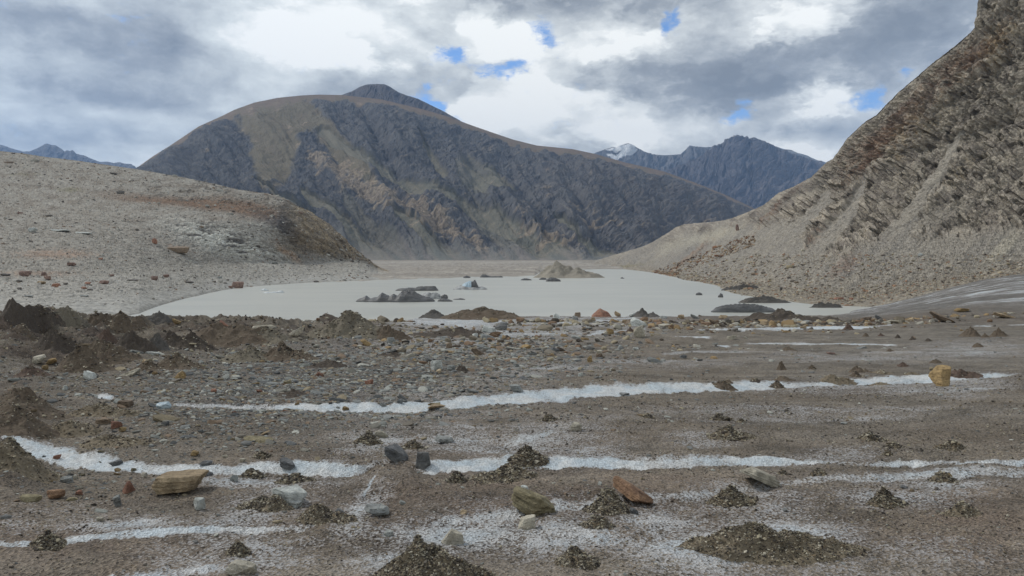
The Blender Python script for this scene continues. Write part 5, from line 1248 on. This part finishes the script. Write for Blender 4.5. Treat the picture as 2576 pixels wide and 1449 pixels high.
MOUNDS = [
    (6, 500, 735, 760, 812, 260, [(-.2, 0, 1), (.3, 0, .5)], 'gravel mound between the ice bands, left one at right'),
    (6, 1500, 765, 1665, 820, 160, [(-.3, 0, 1), (.2, 0, .6)], 'gravel mound between the ice bands, above a smaller one'),
    (6, 1655, 820, 1780, 866, 120, None, 'small gravel mound just below the longer one at right'),
    (6, 2010, 825, 2190, 880, 160, None, 'low tan gravel mound above the lower ice band at right'),
    (6, 1630, 885, 1705, 918, 60, None, 'tiny gravel mound on the lower ice band at right'),
    (6, 500, 1145, 780, 1260, 460, [(-.1, 0, 1), (.3, -.1, .5)], 'dark gravel mound below the long cream slab'),
    (6, 1570, 1145, 1800, 1265, 460, [(-.2, 0, 1), (.2, 0, .6)], 'dark gravel mound in the right foreground'),
    (6, 1985, 1025, 2175, 1092, 200, [(-.3, 0, 1)], 'small gravel mound at the end of the dirty ice stripe'),
    (6, 1155, 1000, 1260, 1042, 80, None, 'tiny gravel mound right of the long cream slab'),
    (6, 930, 1012, 1000, 1042, 50, None, 'tiny gravel patch above the end of the long cream slab'),
    (6, 490, 640, 615, 680, 90, [(-.3, 0, 1), (.5, 0, .5)], 'flat gravel mound on bare grit at right of centre'),
    (6, 650, 668, 720, 692, 40, None, 'tiny gravel mound right beside the flat one on bare grit'),
    (6, 20, 635, 105, 662, 60, None, 'small gravel mound above the lower ice band, middle'),
    (6, 2080, 1250, 2300, 1320, 120, None, 'faint gravel swell near the right edge'),
    (5, 1390, 385, 1510, 422, 120, [(-.2, 0, 1)], 'small gravel mound left above the lone cream stone'),
    (5, 450, 548, 620, 608, 280, [(-.1, 0, 1)], 'gravel mound just left of the grey slab on dirty ice'),
    (5, 140, 500, 300, 580, 220, [(.2, 0, 1), (-.3, 0, .6)], 'brown gravel mound under the rounded tan-grey stone'),
    (5, 1190, 630, 1410, 718, 420, [(-.1, 0, 1), (.3, 0, .6)], 'gravel mound splitting the lower white ice band'),
    (5, 755, 762, 890, 838, 300, None, 'round gravel mound below the layered grey rock'),
    (5, 920, 705, 1330, 830, 700, [(.3, .1, .9), (-.4, 0, .35)], 'spread of gravel leading up to the split of the ice band'),
    (5, 1690, 880, 1985, 1050, 900, [(.05, .1, 1), (.1, -.3, .6)], 'big gravel mound beside the rust and gold rock'),
    (5, 1640, 1050, 1860, 1140, 380, [(.1, 0, .8)], 'lower gravel apron of the mound by the rust and gold rock'),
    (5, 1495, 1290, 1770, 1405, 700, [(-.1, 0, 1), (.3, -.1, .6)], 'gravel mound right of the biggest one, bottom centre'),
    (5, 300, 1255, 1020, 1540, 2600, [(-.2, .1, 1), (.2, -.1, .75), (-.6, 0, .35)], 'biggest gravel mound, at the bottom of the photo'),
    (0, 1780, 1342, 2140, 1418, 1300, [(-.2, 0, 1), (.2, 0, .8), (.7, .1, .3)], 'long gravel mound at the bottom right'),
    (4, 1600, 1172, 1755, 1232, 300, [(-.1, 0, 1), (.3, 0, .7)], 'gravel mound at the foot of the ice band left of the dark wedge'),
    (4, 1840, 1205, 2080, 1275, 400, [(-.1, .1, 1), (.5, 0, .4)], 'wide gravel mound above the rounded pale boulder'),
    (4, 1590, 1365, 1880, 1449, 420, [(0, 0, 1), (-.5, 0, .5)], 'brown gravel mound left of the rounded pale boulder'),
    (4, 1680, 1062, 1810, 1105, 110, None, 'small gravel mound above the lower ice band, left part'),
    (4, 2390, 930, 2520, 1010, 160, [(.2, 0, 1)], 'low gravel mound at the edge of the bare grit'),
    (0, 70, 1350, 150, 1388, 420, None, 'gravel mound sitting on the lowest white ice stripe'),
    (0, 560, 1370, 625, 1400, 260, None, 'small gravel mound above the pale stone at the bottom edge'),
    (0, 640, 1225, 730, 1290, 160, [(0, 0, .5)], 'faint brown gravel patch left of the rounded pale boulder'),
    (0, 760, 1280, 880, 1320, 360, [(-.4, 0, 1), (.4, 0, .4)], 'narrow gravel ridge under the long grey layered slab'),
]
for c, x0, y0, x1, y1, gv, pk, lab in MOUNDS:
    mound('gravel_mound', box_of(c, x0, y0, x1, y1), 'gravel', lab, 'gravel mound', peaks=pk, gravel=gv * 6.5, rise=.80, deep=.75, pointy=1.35, wide=1.2)

# ------------------------------------------------------------------ stones that nobody could tell one from the next: copies by kind and place
PROTO = {}
def proto(mat, i):
    if (mat, i) not in PROTO:
        V, Fc = stone_verts(3, 700 + i * 31 + len(mat), 11, (.28, .36, .5)[i % 3], .035, .05)
        PROTO[(mat, i)] = mesh_from('stone', V, Fc, MATS[mat])
    return PROTO[(mat, i)]
ZONES = [   # u, v, ru, rv, count, size range (pixels), colours with their words, place words, group
    (700, 985, 330, 60, 42, 12, 30, [('slate', 'dark slate'), ('grey', 'grey'), ('grey', 'grey'), ('ochre', 'ochre'), ('rust', 'rusty'), ('white', 'pale grey')], 'flat {} stone lying in the stone field left of centre', 'flat stones of the stone field'),
    (1000, 915, 170, 46, 20, 12, 28, [('slate', 'dark slate'), ('grey', 'grey'), ('ochre', 'ochre'), ('cream', 'cream'), ('white', 'pale grey')], '{} slab in the streaked ground below the dark ridge', 'slabs below the dark ridge'),
    (1330, 880, 170, 34, 14, 12, 28, [('slate', 'dark slate'), ('grey', 'grey'), ('brown', 'brown'), ('white', 'pale grey')], '{} slab between the thin ice streaks in the middle', 'slabs between the thin ice streaks'),
    (1560, 806, 260, 12, 20, 12, 30, [('brown', 'brown'), ('tan', 'tan'), ('grey', 'grey'), ('darkstone', 'dark')], '{} block in the line of blocks along the lake', 'blocks along the lake'),
    (1990, 812, 230, 12, 24, 14, 40, [('brown', 'brown'), ('tan', 'tan'), ('ochre', 'ochre'), ('darkstone', 'dark'), ('grey', 'grey')], '{} slab in the line of blocks around the black double cone', 'slabs around the black double cone'),
    (2380, 800, 160, 14, 7, 10, 26, [('darkstone', 'dark'), ('brown', 'brown'), ('tan', 'tan')], '{} slab on the far ice near the right edge', 'slabs on the far ice at right'),
    (180, 1200, 170, 60, 20, 9, 22, [('cream', 'cream'), ('grey', 'grey'), ('ochre', 'ochre'), ('olive', 'olive'), ('slate', 'dark slate')], 'small {} pebble on the grit at the lower left', 'pebbles at the lower left'),
    (520, 1075, 200, 40, 14, 10, 24, [('grey', 'grey'), ('slate', 'dark slate'), ('olive', 'olive'), ('rust', 'rusty')], 'small {} slab strewn above the lower ice band at left', 'slabs above the lower ice band'),
    (1900, 1020, 520, 60, 8, 6, 13, [('slate', 'dark slate'), ('grey', 'grey')], 'thin {} chip on the bare grit at right', 'chips on the bare grit'),
    (350, 900, 240, 30, 8, 10, 22, [('ochre', 'ochre'), ('cream', 'cream'), ('grey', 'grey')], '{} stone scattered between the dirt cones', 'stones between the dirt cones'),
]
zr = np.random.default_rng(44)
for uu, vv, ru, rv, cnt, s0, s1, pal, words, grp in ZONES:
    a = zr.normal(uu, ru * .55, cnt); b = np.clip(zr.normal(vv, rv * .55, cnt), 788, 1440)
    g = ground_at(a, b)
    for i in range(cnt):
        mt, wd_ = pal[int(zr.integers(0, len(pal)))]
        o = link('rock', proto(mt, int(zr.integers(0, 6))))
        W = s0 * (s1 / s0) ** (zr.random() ** 1.7) * g[i, 1] / F
        o.location = (g[i, 0], g[i, 1], g[i, 2] + W * .05)
        o.scale = (W / 2 * zr.uniform(.8, 1.15), W / 2 * zr.uniform(.6, .95), W / 2 * zr.uniform(.75, 1.25))
        o.rotation_euler = (zr.normal(0, .16), zr.normal(.10, .24), zr.normal(0, .5))
        tag(o, words.format(wd_), 'rock', grp)

# ------------------------------------------------------------------ gravel, scree and rubble: past counting
def scatter(name, label, pts, s, tints, shapes, lift=.1, tilt=.25, flatk=1.0, dip=0.0):
    n = len(pts)
    r = np.random.default_rng(n)
    pos = pts + np.stack([0 * s, 0 * s, s * lift], 1)
    sz = np.stack([s * r.uniform(.75, 1.35, n), s * r.uniform(.6, 1.0, n), s * r.uniform(.7, 1.3, n) * flatk], 1)
    rt = np.stack([r.normal(0, tilt, n), r.normal(dip, tilt, n), r.normal(0, .7, n)], 1)
    V, Fc, T = merge_stones(shapes, pos, sz, rt, tints)
    return tag(link(name, mesh_from(name, V, Fc, M_STONE, T)), label, 'stones', kind='stuff')
def surf_pts(a, b):
    Y = np.exp(a); X = (b - CU) / F * Y
    return np.stack([X, Y, glacier(X, Y)], 1)
sr = np.random.default_rng(5)
def vis_sample(n, uu, vv, ru, rv):
    a = sr.normal(uu, ru, n); b = np.clip(sr.normal(vv, rv, n), 815, 1500)
    Y = 1.6 / np.maximum((b - HV) / F - .066, .0085)
    X = (a - CU) / F * Y
    gz = glacier(X, Y, True)
    ok = gz[3] < .62
    return np.stack([X, Y, gz[0]], 1)[ok]
p = np.concatenate([vis_sample(9500, 720, 985, 290, 52), vis_sample(4600, 1030, 905, 210, 46), vis_sample(2200, 1300, 880, 180, 40), vis_sample(800, 500, 1080, 190, 30), vis_sample(500, 1350, 890, 190, 28), vis_sample(700, 300, 930, 240, 40), vis_sample(500, 150, 1180, 170, 50)])
scatter('scree', 'flat slate and ochre chips of the stone field', p, p[:, 1] / F * 3.2 * sr.lognormal(0, .58, len(p)), stone_tints(len(p), sr, 'scree'), FLAKE, .06, .2, .85, .12)
p = np.concatenate([vis_sample(1100, 1600, 812, 330, 12), vis_sample(1200, 2020, 814, 220, 10), vis_sample(1400, 1180, 850, 260, 28)])
p = p[(p[:, 1] < 112)]
scatter('moraine_rubble', 'jumbled slabs and blocks along the lake end of the glacier', p, p[:, 1] / F * 4.6 * sr.lognormal(0, .45, len(p)), stone_tints(len(p), sr, 'block'), FLAKE, .2, .35, 1.3, .15)
p = np.concatenate([vis_sample(5200, 260, 870, 340, 50), vis_sample(1800, 660, 850, 200, 26)])
scatter('hummock_gravel', 'pale and dark gravel over the hummocks', p, p[:, 1] / F * 2.3 * sr.lognormal(0, .35, len(p)), stone_tints(len(p), sr, 'gravel'), CHIP, .2, .4, 1.3)
nf = 42000
Yf = np.exp(sr.uniform(np.log(2.2), np.log(17), nf)); Xf = sr.uniform(-.85, .85, nf) * Yf
keep = (fbm(Xf / 1.3, Yf / .8, 4, 150) + .10 * sr.normal(0, 1, nf) > .02) & (glacier(Xf, Yf, True)[3] < .55 + .1 * sr.normal(0, 1, nf))
Xf, Yf = Xf[keep], Yf[keep]
p = np.stack([Xf, Yf, glacier(Xf, Yf)], 1)
scatter('gravel', 'fine tan and dark gravel sprinkled over the near ice', p, np.clip(Yf / F * 1.7, .0045, .02) * sr.lognormal(0, .4, len(p)), stone_tints(len(p), sr, 'gravel'), CHIP, .25, .4, 1.1)

nf = 5200
Yf = np.exp(sr.uniform(np.log(2.6), np.log(34), nf)); Xf = sr.uniform(-.85, .85, nf) * Yf
gz = glacier(Xf, Yf, True)
ok = gz[3] < .6
p = np.stack([Xf, Yf, gz[0]], 1)[ok]
scatter('grit', 'small dark and pale chips strewn over the grit', p, np.clip(p[:, 1] / F * 2.3, .006, .05) * sr.lognormal(0, .55, len(p)), stone_tints(len(p), sr, 'scree'), FLAKE, .1, .25, 1.0, .1)

def sheet_pts(sl, n, cond, seed):
    Pp, (a, b) = sl
    r = np.random.default_rng(seed)
    a = a.ravel(); b = b.ravel()
    ok = np.flatnonzero(cond(a, b) & (np.abs(a - 1288) < 1700))
    q = ok[r.integers(0, len(ok), n)]
    return Pp[q], r
p, r_ = sheet_pts(HILL, 4000, lambda a, b: (a < 930) & (b > 385) & (b < 770), 1)
scatter('hill_stones', 'grey rubble lying all over the hill', p, p[:, 1] / F * 2.1 * r_.lognormal(0, .42, len(p)), stone_tints(len(p), r_, 'pale'), BLOCK, .1, .3)
p, r_ = sheet_pts(SIDE, 4600, lambda a, b: (b > 640) & (b < 776) & (a > 1560) & (b - 640 > (1900 - a) * .2), 2)
scatter('shore_rubble', 'brown and grey rubble on the shore below the mountainside', p, p[:, 1] / F * 2.5 * r_.lognormal(0, .42, len(p)), stone_tints(len(p), r_, 'bank'), BLOCK, .1, .3, .8)
p, r_ = sheet_pts(SIDE, 800, lambda a, b: (np.abs((b - 668) + .38 * (a - 1740) + 6) < 16) & (a > 1640) & (a < 1900), 3)
scatter('rust_rubble', 'reddish rubble streak on the lower mountainside', p, p[:, 1] / F * 2.2 * r_.lognormal(0, .5, len(p)), stone_tints(len(p), r_, 'bank') * np.array((.86, .74, .66)), BLOCK, .1, .3)

# ------------------------------------------------------------------ boulders on the left bank
BOULD = [(110, 955, 182, 992, 'redbrown', 'largest red-brown boulder in the scatter on the left bank'), (268, 962, 310, 990, 'redbrown', 'red-brown boulder above the tight cluster on the left bank'),
    (295, 990, 342, 1020, 'redbrown', 'dark red boulder touching the one above the cluster on the left bank'), (345, 1038, 405, 1066, 'rust', 'orange-brown slab in the tight cluster on the left bank'),
    (235, 1025, 295, 1047, 'tan', 'tan-brown slab at the left of the cluster on the left bank'), (1010, 993, 1055, 1022, 'redbrown', 'rounded red-brown boulder, left of two near the middle of the bank'),
    (1088, 978, 1128, 1002, 'redbrown', 'squarish red-brown block, right of two near the middle of the bank'), (1558, 1027, 1632, 1082, 'redbrown', 'tall red-brown boulder standing on the lake shore'),
    (1530, 1055, 1562, 1072, 'redbrown', 'low reddish stone beside the tall boulder on the shore'), (1453, 990, 1482, 1008, 'grey', 'grey boulder on pale silt behind the shore'),
    (655, 1020, 725, 1048, 'redbrown', 'flat reddish slab pile in the middle of the left bank'), (720, 978, 758, 995, 'redbrown', 'small red block above the flat slab pile on the left bank'),
    (100, 1015, 140, 1032, 'darkstone', 'dark stone below the largest red-brown boulder'), (110, 1065, 145, 1082, 'darkstone', 'dark stone lowest on the left bank'),
    (420, 1035, 450, 1050, 'darkstone', 'small dark stone right of the cluster on the left bank'), (535, 1060, 575, 1075, 'rust', 'orange slab below the cluster on the left bank'),
    (560, 1030, 600, 1045, 'rust', 'rusty slab right of the cluster on the left bank'), (580, 1073, 622, 1087, 'darkstone', 'dark slab right below the orange slab on the bank'),
    (180, 665, 240, 697, 'white', 'pale boulder halfway up the left hill'), (340, 672, 460, 692, 'white', 'long whitish slab above a reddish patch on the hill'),
    (510, 692, 600, 710, 'white', 'whitish slab right of the long one on the hill'), (440, 900, 500, 922, 'redbrown', 'reddish boulder at the foot of the hill'),
    (110, 560, 145, 577, 'redbrown', 'small red boulder high on the left slope'), (300, 578, 345, 590, 'darkstone', 'dark slab high on the left slope'),
    (730, 292, 775, 306, 'darkstone', 'dark rock near the crest of the left hill'), (20, 218, 70, 232, 'brown', 'brown rock near the crest at the left edge'),
    (1100, 783, 1255, 835, 'brown', 'brown bedrock knob at the foot of the white striped slabs'), (1022, 738, 1056, 780, 'rust', 'rust-red boulder left of the white striped slabs'),
    (660, 868, 690, 882, 'rust', 'tiny orange stone at the foot of the hill'), (0, 975, 60, 992, 'darkstone', 'dark slab at the left edge of the bank'),
    (840, 1010, 915, 1022, 'darkstone', 'thin dark slab in the middle of the left bank'), (1225, 1022, 1285, 1038, 'darkstone', 'flat dark rock between the red blocks and the shore boulder'),
    (150, 1118, 215, 1130, 'grey', 'thin grey slab above the dark hummocks'), (530, 1115, 590, 1127, 'grey', 'grey slab on bluish silt above the hummocks'),
    (2100, 1020, 2135, 1036, 'darkstone', 'dark stone near the water under the rock nose'), (1820, 893, 1860, 910, 'grey', 'grey stone under the foot of the rock nose')]
for x0, y0, x1, y1, mt, lab in BOULD:
    bx = box_of(1, x0, y0, x1, y1)
    base = slope_at(HILL, (bx[0] + bx[2]) / 2, bx[3] - .1 * (bx[3] - bx[1]))
    place_stone('boulder', bx, mt, lab, 0, base=base, sub=3, name='boulder', cat='boulder', sink=.12, deep=.8)
for c, x0, y0, x1, y1, mt, lab in [(3, 1310, 1130, 1380, 1152, 'rust', 'reddish slab on the right shore above the dark ice bank'), (3, 1410, 1135, 1440, 1150, 'rust', 'small reddish block right of the reddish slab on the right shore'),
        (3, 745, 968, 785, 985, 'brown', 'brown boulder on the lower scree of the mountainside'), (3, 1030, 1025, 1065, 1040, 'brown', 'brown stone on the right shore'), (3, 940, 1065, 960, 1088, 'darkstone', 'dark upright stone on the right shore'),
        (3, 1055, 1080, 1095, 1095, 'cream', 'pale slab on the right shore near the dark upright stone'), (3, 1075, 810, 1105, 825, 'cream', 'pale boulder halfway up the scree'), (3, 1865, 835, 1900, 858, 'grey', 'grey boulder at the foot of the cliff'),
        (3, 640, 640, 665, 690, 'redbrown', 'upright red-brown rock on the scree of the mountainside')]:
    bx = box_of(c, x0, y0, x1, y1)
    base = slope_at(SIDE, (bx[0] + bx[2]) / 2, bx[3] - .1 * (bx[3] - bx[1]))
    place_stone('boulder', bx, mt, lab, 0, base=base, sub=3, name='boulder', cat='boulder', sink=.12)

# ------------------------------------------------------------------ floating ice and the sand island
def water_point(u, v):
    Y = EYE * F / (v - HV)
    return np.array(((u - CU) / F * Y, Y, 0.0))
def ice_mat(name, c1, c2, rough=.5):
    m, n, b = principled(name)
    ob = n.new('ShaderNodeTexCoord').outputs['Object']
    f = n.noise(n.mapping(ob, sc=(.5, .5, 1.6)), .8, 6, .65)
    n.put(b.inputs['Base Color'], n.ramp(f, [(.35, c1), (.65, c2)]))
    b.inputs['Roughness'].default_value = rough
    n.put(b.inputs['Normal'], n.bump(f, .6, .25))
    return m
M_BERG = ice_mat('dirty_berg_ice', tuple(A(78, 78, 78)), tuple(A(108, 108, 108)))
M_BERGW = ice_mat('clean_berg_ice', tuple(A(168, 174, 176)), tuple(A(212, 216, 216)), .4)
M_BERGB = ice_mat('blue_berg_ice', (.36, .50, .60), (.62, .72, .78), .3)
M_BERGG = ice_mat('speckled_berg_ice', tuple(A(110, 110, 110)), tuple(A(186, 188, 188)))
M_SAND = tint_mat('sand', .1, .8, .9, 1.1)
def berg(name, bx, mat, label, prof, deep=.5, parent=None, lift=0, cat='ice floe', off=(0, 0)):
    """outline of heights along its length, swept to a rough body with real depth, standing 0.5 m into the water"""
    x0, y0, x1, y1 = bx
    g = water_point((x0 + x1) / 2, y1)
    W = (x1 - x0) * g[1] / F; Hh = (y1 - y0) * g[1] / F * .84
    SEED[0] += 1
    n, k = 90, 26
    s = np.linspace(-1, 1, n); q = np.linspace(-1, 1, k)
    S_, Q = np.meshgrid(s, q, indexing='ij')
    h = np.interp(s, np.linspace(-1, 1, len(prof)), prof)
    D = W * deep / 2 * np.sqrt(np.clip(1 - s ** 2 * .96, .02, 1)) * (1 + .25 * perlin2(s * 3 + SEED[0], s * 0, 3))
    ridge = np.clip(1 - np.abs(Q) ** 1.3, 0, 1) ** .6
    Z = Hh * h[:, None] * ridge * (1 + .22 * fbm(S_ * W * .5 + SEED[0], Q * W * deep * .5, 4, 160, ridged=True)) + .10 * Hh * ridge
    rim = 1 - ss(.80, 1.0, np.maximum(np.abs(Q), np.abs(S_)))
    Z = Z * (.25 + .75 * rim) - .5 * (1 - ss(0, .25, rim)) + .06 * Hh
    X = S_ * W / 2; Y = Q * D[:, None] + W * deep / 2
    V = np.stack([X, Y, Z], -1).reshape(-1, 3)
    me = mesh_from(name, V, grid_faces(n, k), mat)
    if parent is not None:
        o = link(name, me, parent, loc=(g[0] - parent.location.x, g[1] - parent.location.y + off[1], lift))
        return o
    return tag(link(name, me, loc=tuple(g)), label, cat)
BERGS = [
    (2, 296, 408, 858, 482, M_BERG, 'long black jagged floe with a chain of sharp peaks', [.05, .22, .20, .45, .15, .25, .30, .75, .55, .40, .62, .40, .85, .9, .98, .95, .7, .5, .35, .3, .25, .05], .35),
    (2, 735, 420, 900, 460, M_BERGG, 'low whitish speckled floe behind the long jagged one', [.2, .6, .9, 1, .9, .95, .8, .3], .5),
    (2, 893, 432, 944, 458, M_BERG, 'small dark lump of ice at the right end of the whitish floe', [.5, .9, 1, .9, .5], .7),
    (2, 868, 457, 976, 478, M_BERG, 'flat grey floe right of the long jagged one', [.3, .8, 1, .8, .5, .1], .5),
    (2, 974, 455, 1062, 465, M_BERG, 'thin dark sliver of ice right of the flat grey floe', [.1, .4, .6, 1, .6, .1], .3),
    (2, 578, 366, 880, 406, M_BERG, 'flat-topped dark floe behind the long jagged one', [.05, .2, .3, .3, .42, .4, .4, .6, .68, .66, .68, .7, .7, .4], .3),
    (2, 1043, 304, 1096, 319, M_BERG, 'small dark floe by the far gravel bank', [.2, .8, 1, .7, .2], .5),
    (2, 1153, 296, 1316, 316, M_BERG, 'stretched dark floe against the far gravel bank', [.3, 1, .9, .5, .3, .35, .3, .5, .2], .3),
    (2, 1428, 321, 1509, 335, M_BERG, 'thin dark floe left of the two by the sand island', [.1, .6, 1, .8, .5, .2], .4),
    (2, 1553, 317, 1608, 331, M_BERG, 'small floe beside the thicker dark floe in front of the sand island', [.2, .8, 1, .8, .4], .4),
    (2, 1598, 317, 1705, 343, M_BERG, 'thick dark floe in front of the sand island', [.2, .7, 1, .95, .8, .5, .2], .5),
    (1, 1743, 1077, 1800, 1091, M_BERGW, 'small white floe near the left shore, upper of two', [.2, .8, 1, .5, .2], .5),
    (1, 1752, 1091, 1902, 1107, M_BERGW, 'long thin white floe near the left shore, lower of two', [.1, .3, .4, .3, .6, .4, .9, 1, .5], .3),
    (3, 376, 1104, 422, 1121, M_BERG, 'small grey floe near the right shore', [.4, .9, 1, .9, .4], .6),
    (3, 525, 1110, 562, 1136, M_BERG, 'dark lump of ice at the tip of the right shore', [.3, .6, 1, .9, .5], .7),
    (3, 478, 1184, 948, 1238, M_BERG, 'large smooth dark floe lying low before the line of blocks', [.05, .45, .7, .85, .95, 1, 1, .95, .9, .75, .55, .35, .1], .2),
    (2, 2100, 314, 2128, 323, M_BERG, 'tiny dark floe right of the sand island', [.2, .8, 1, .5, .2], .5),
]
for c, x0, y0, x1, y1, mt, lab, pr, dp in BERGS:
    berg('ice_floe', box_of(c, x0, y0, x1, y1), mt, lab, pr, dp)
bx = box_of(2, 965, 336, 1215, 398)
root = bpy.data.objects.new('iceberg', None)
SC.collection.objects.link(root)
root.location = tuple(water_point((bx[0] + bx[2]) / 2, bx[3]))
tag(root, 'small iceberg with a blue ice face and a dark horn, alone in the lake', 'iceberg')
berg('dirty_base', box_of(2, 968, 370, 1212, 398), M_BERGG, None, [.1, .4, .7, 1, .9, .6, .5, .6, .5, .6, .4, .1], .5, root)
berg('clean_crown', box_of(2, 1020, 345, 1110, 398), M_BERGB, None, [.15, .5, .72, .9, 1, .8], .7, root, .1, off=(0, 1.6))
berg('dark_horn', box_of(2, 1085, 337, 1150, 398), M_BERG, None, [.5, .72, .8, 1, .45, .1], .7, root, .1, off=(0, 1.9))

def flat0(X, Y): return np.zeros_like(X) - .15
g = water_point(1431, 699)
o = mound('sand_island', (1352, 669, 1510, 700), 'sand', 'pale sand hill rising from the far end of the lake', 'sand hill', base=g, zfun=flat0, peaks=[(-.35, 0, 1), (-.05, .15, .72), (.2, 0, .66), (.6, 0, .38)], deep=.7, pointy=1.25, rise=1.12)
o.data.materials[0] = M_SAND
for bxx, lab, pk in [((1825, 712, 1915, 731), 'dark ice cliff under the rubble of the right shore, leftmost of three', [(-.6, 0, .7), (0, 0, 1), (.5, 0, .9)]), ((1866, 741, 1990, 762), 'dark ice cliff under the rubble of the right shore, middle of three', [(-.5, 0, .9), (0, 0, 1), (.5, 0, .6)]),
        ((2044, 757, 2118, 774), 'dark ice cliff under the rubble of the right shore, nearest the striped ice', [(-.4, 0, 1), (.2, 0, .9), (.6, 0, .8)])]:
    mound('ice_cliff', bxx, 'grey', lab, 'ice cliff', base=water_point((bxx[0] + bxx[2]) / 2, bxx[3]), zfun=flat0, peaks=pk, deep=.3, pointy=.6, rise=.72)
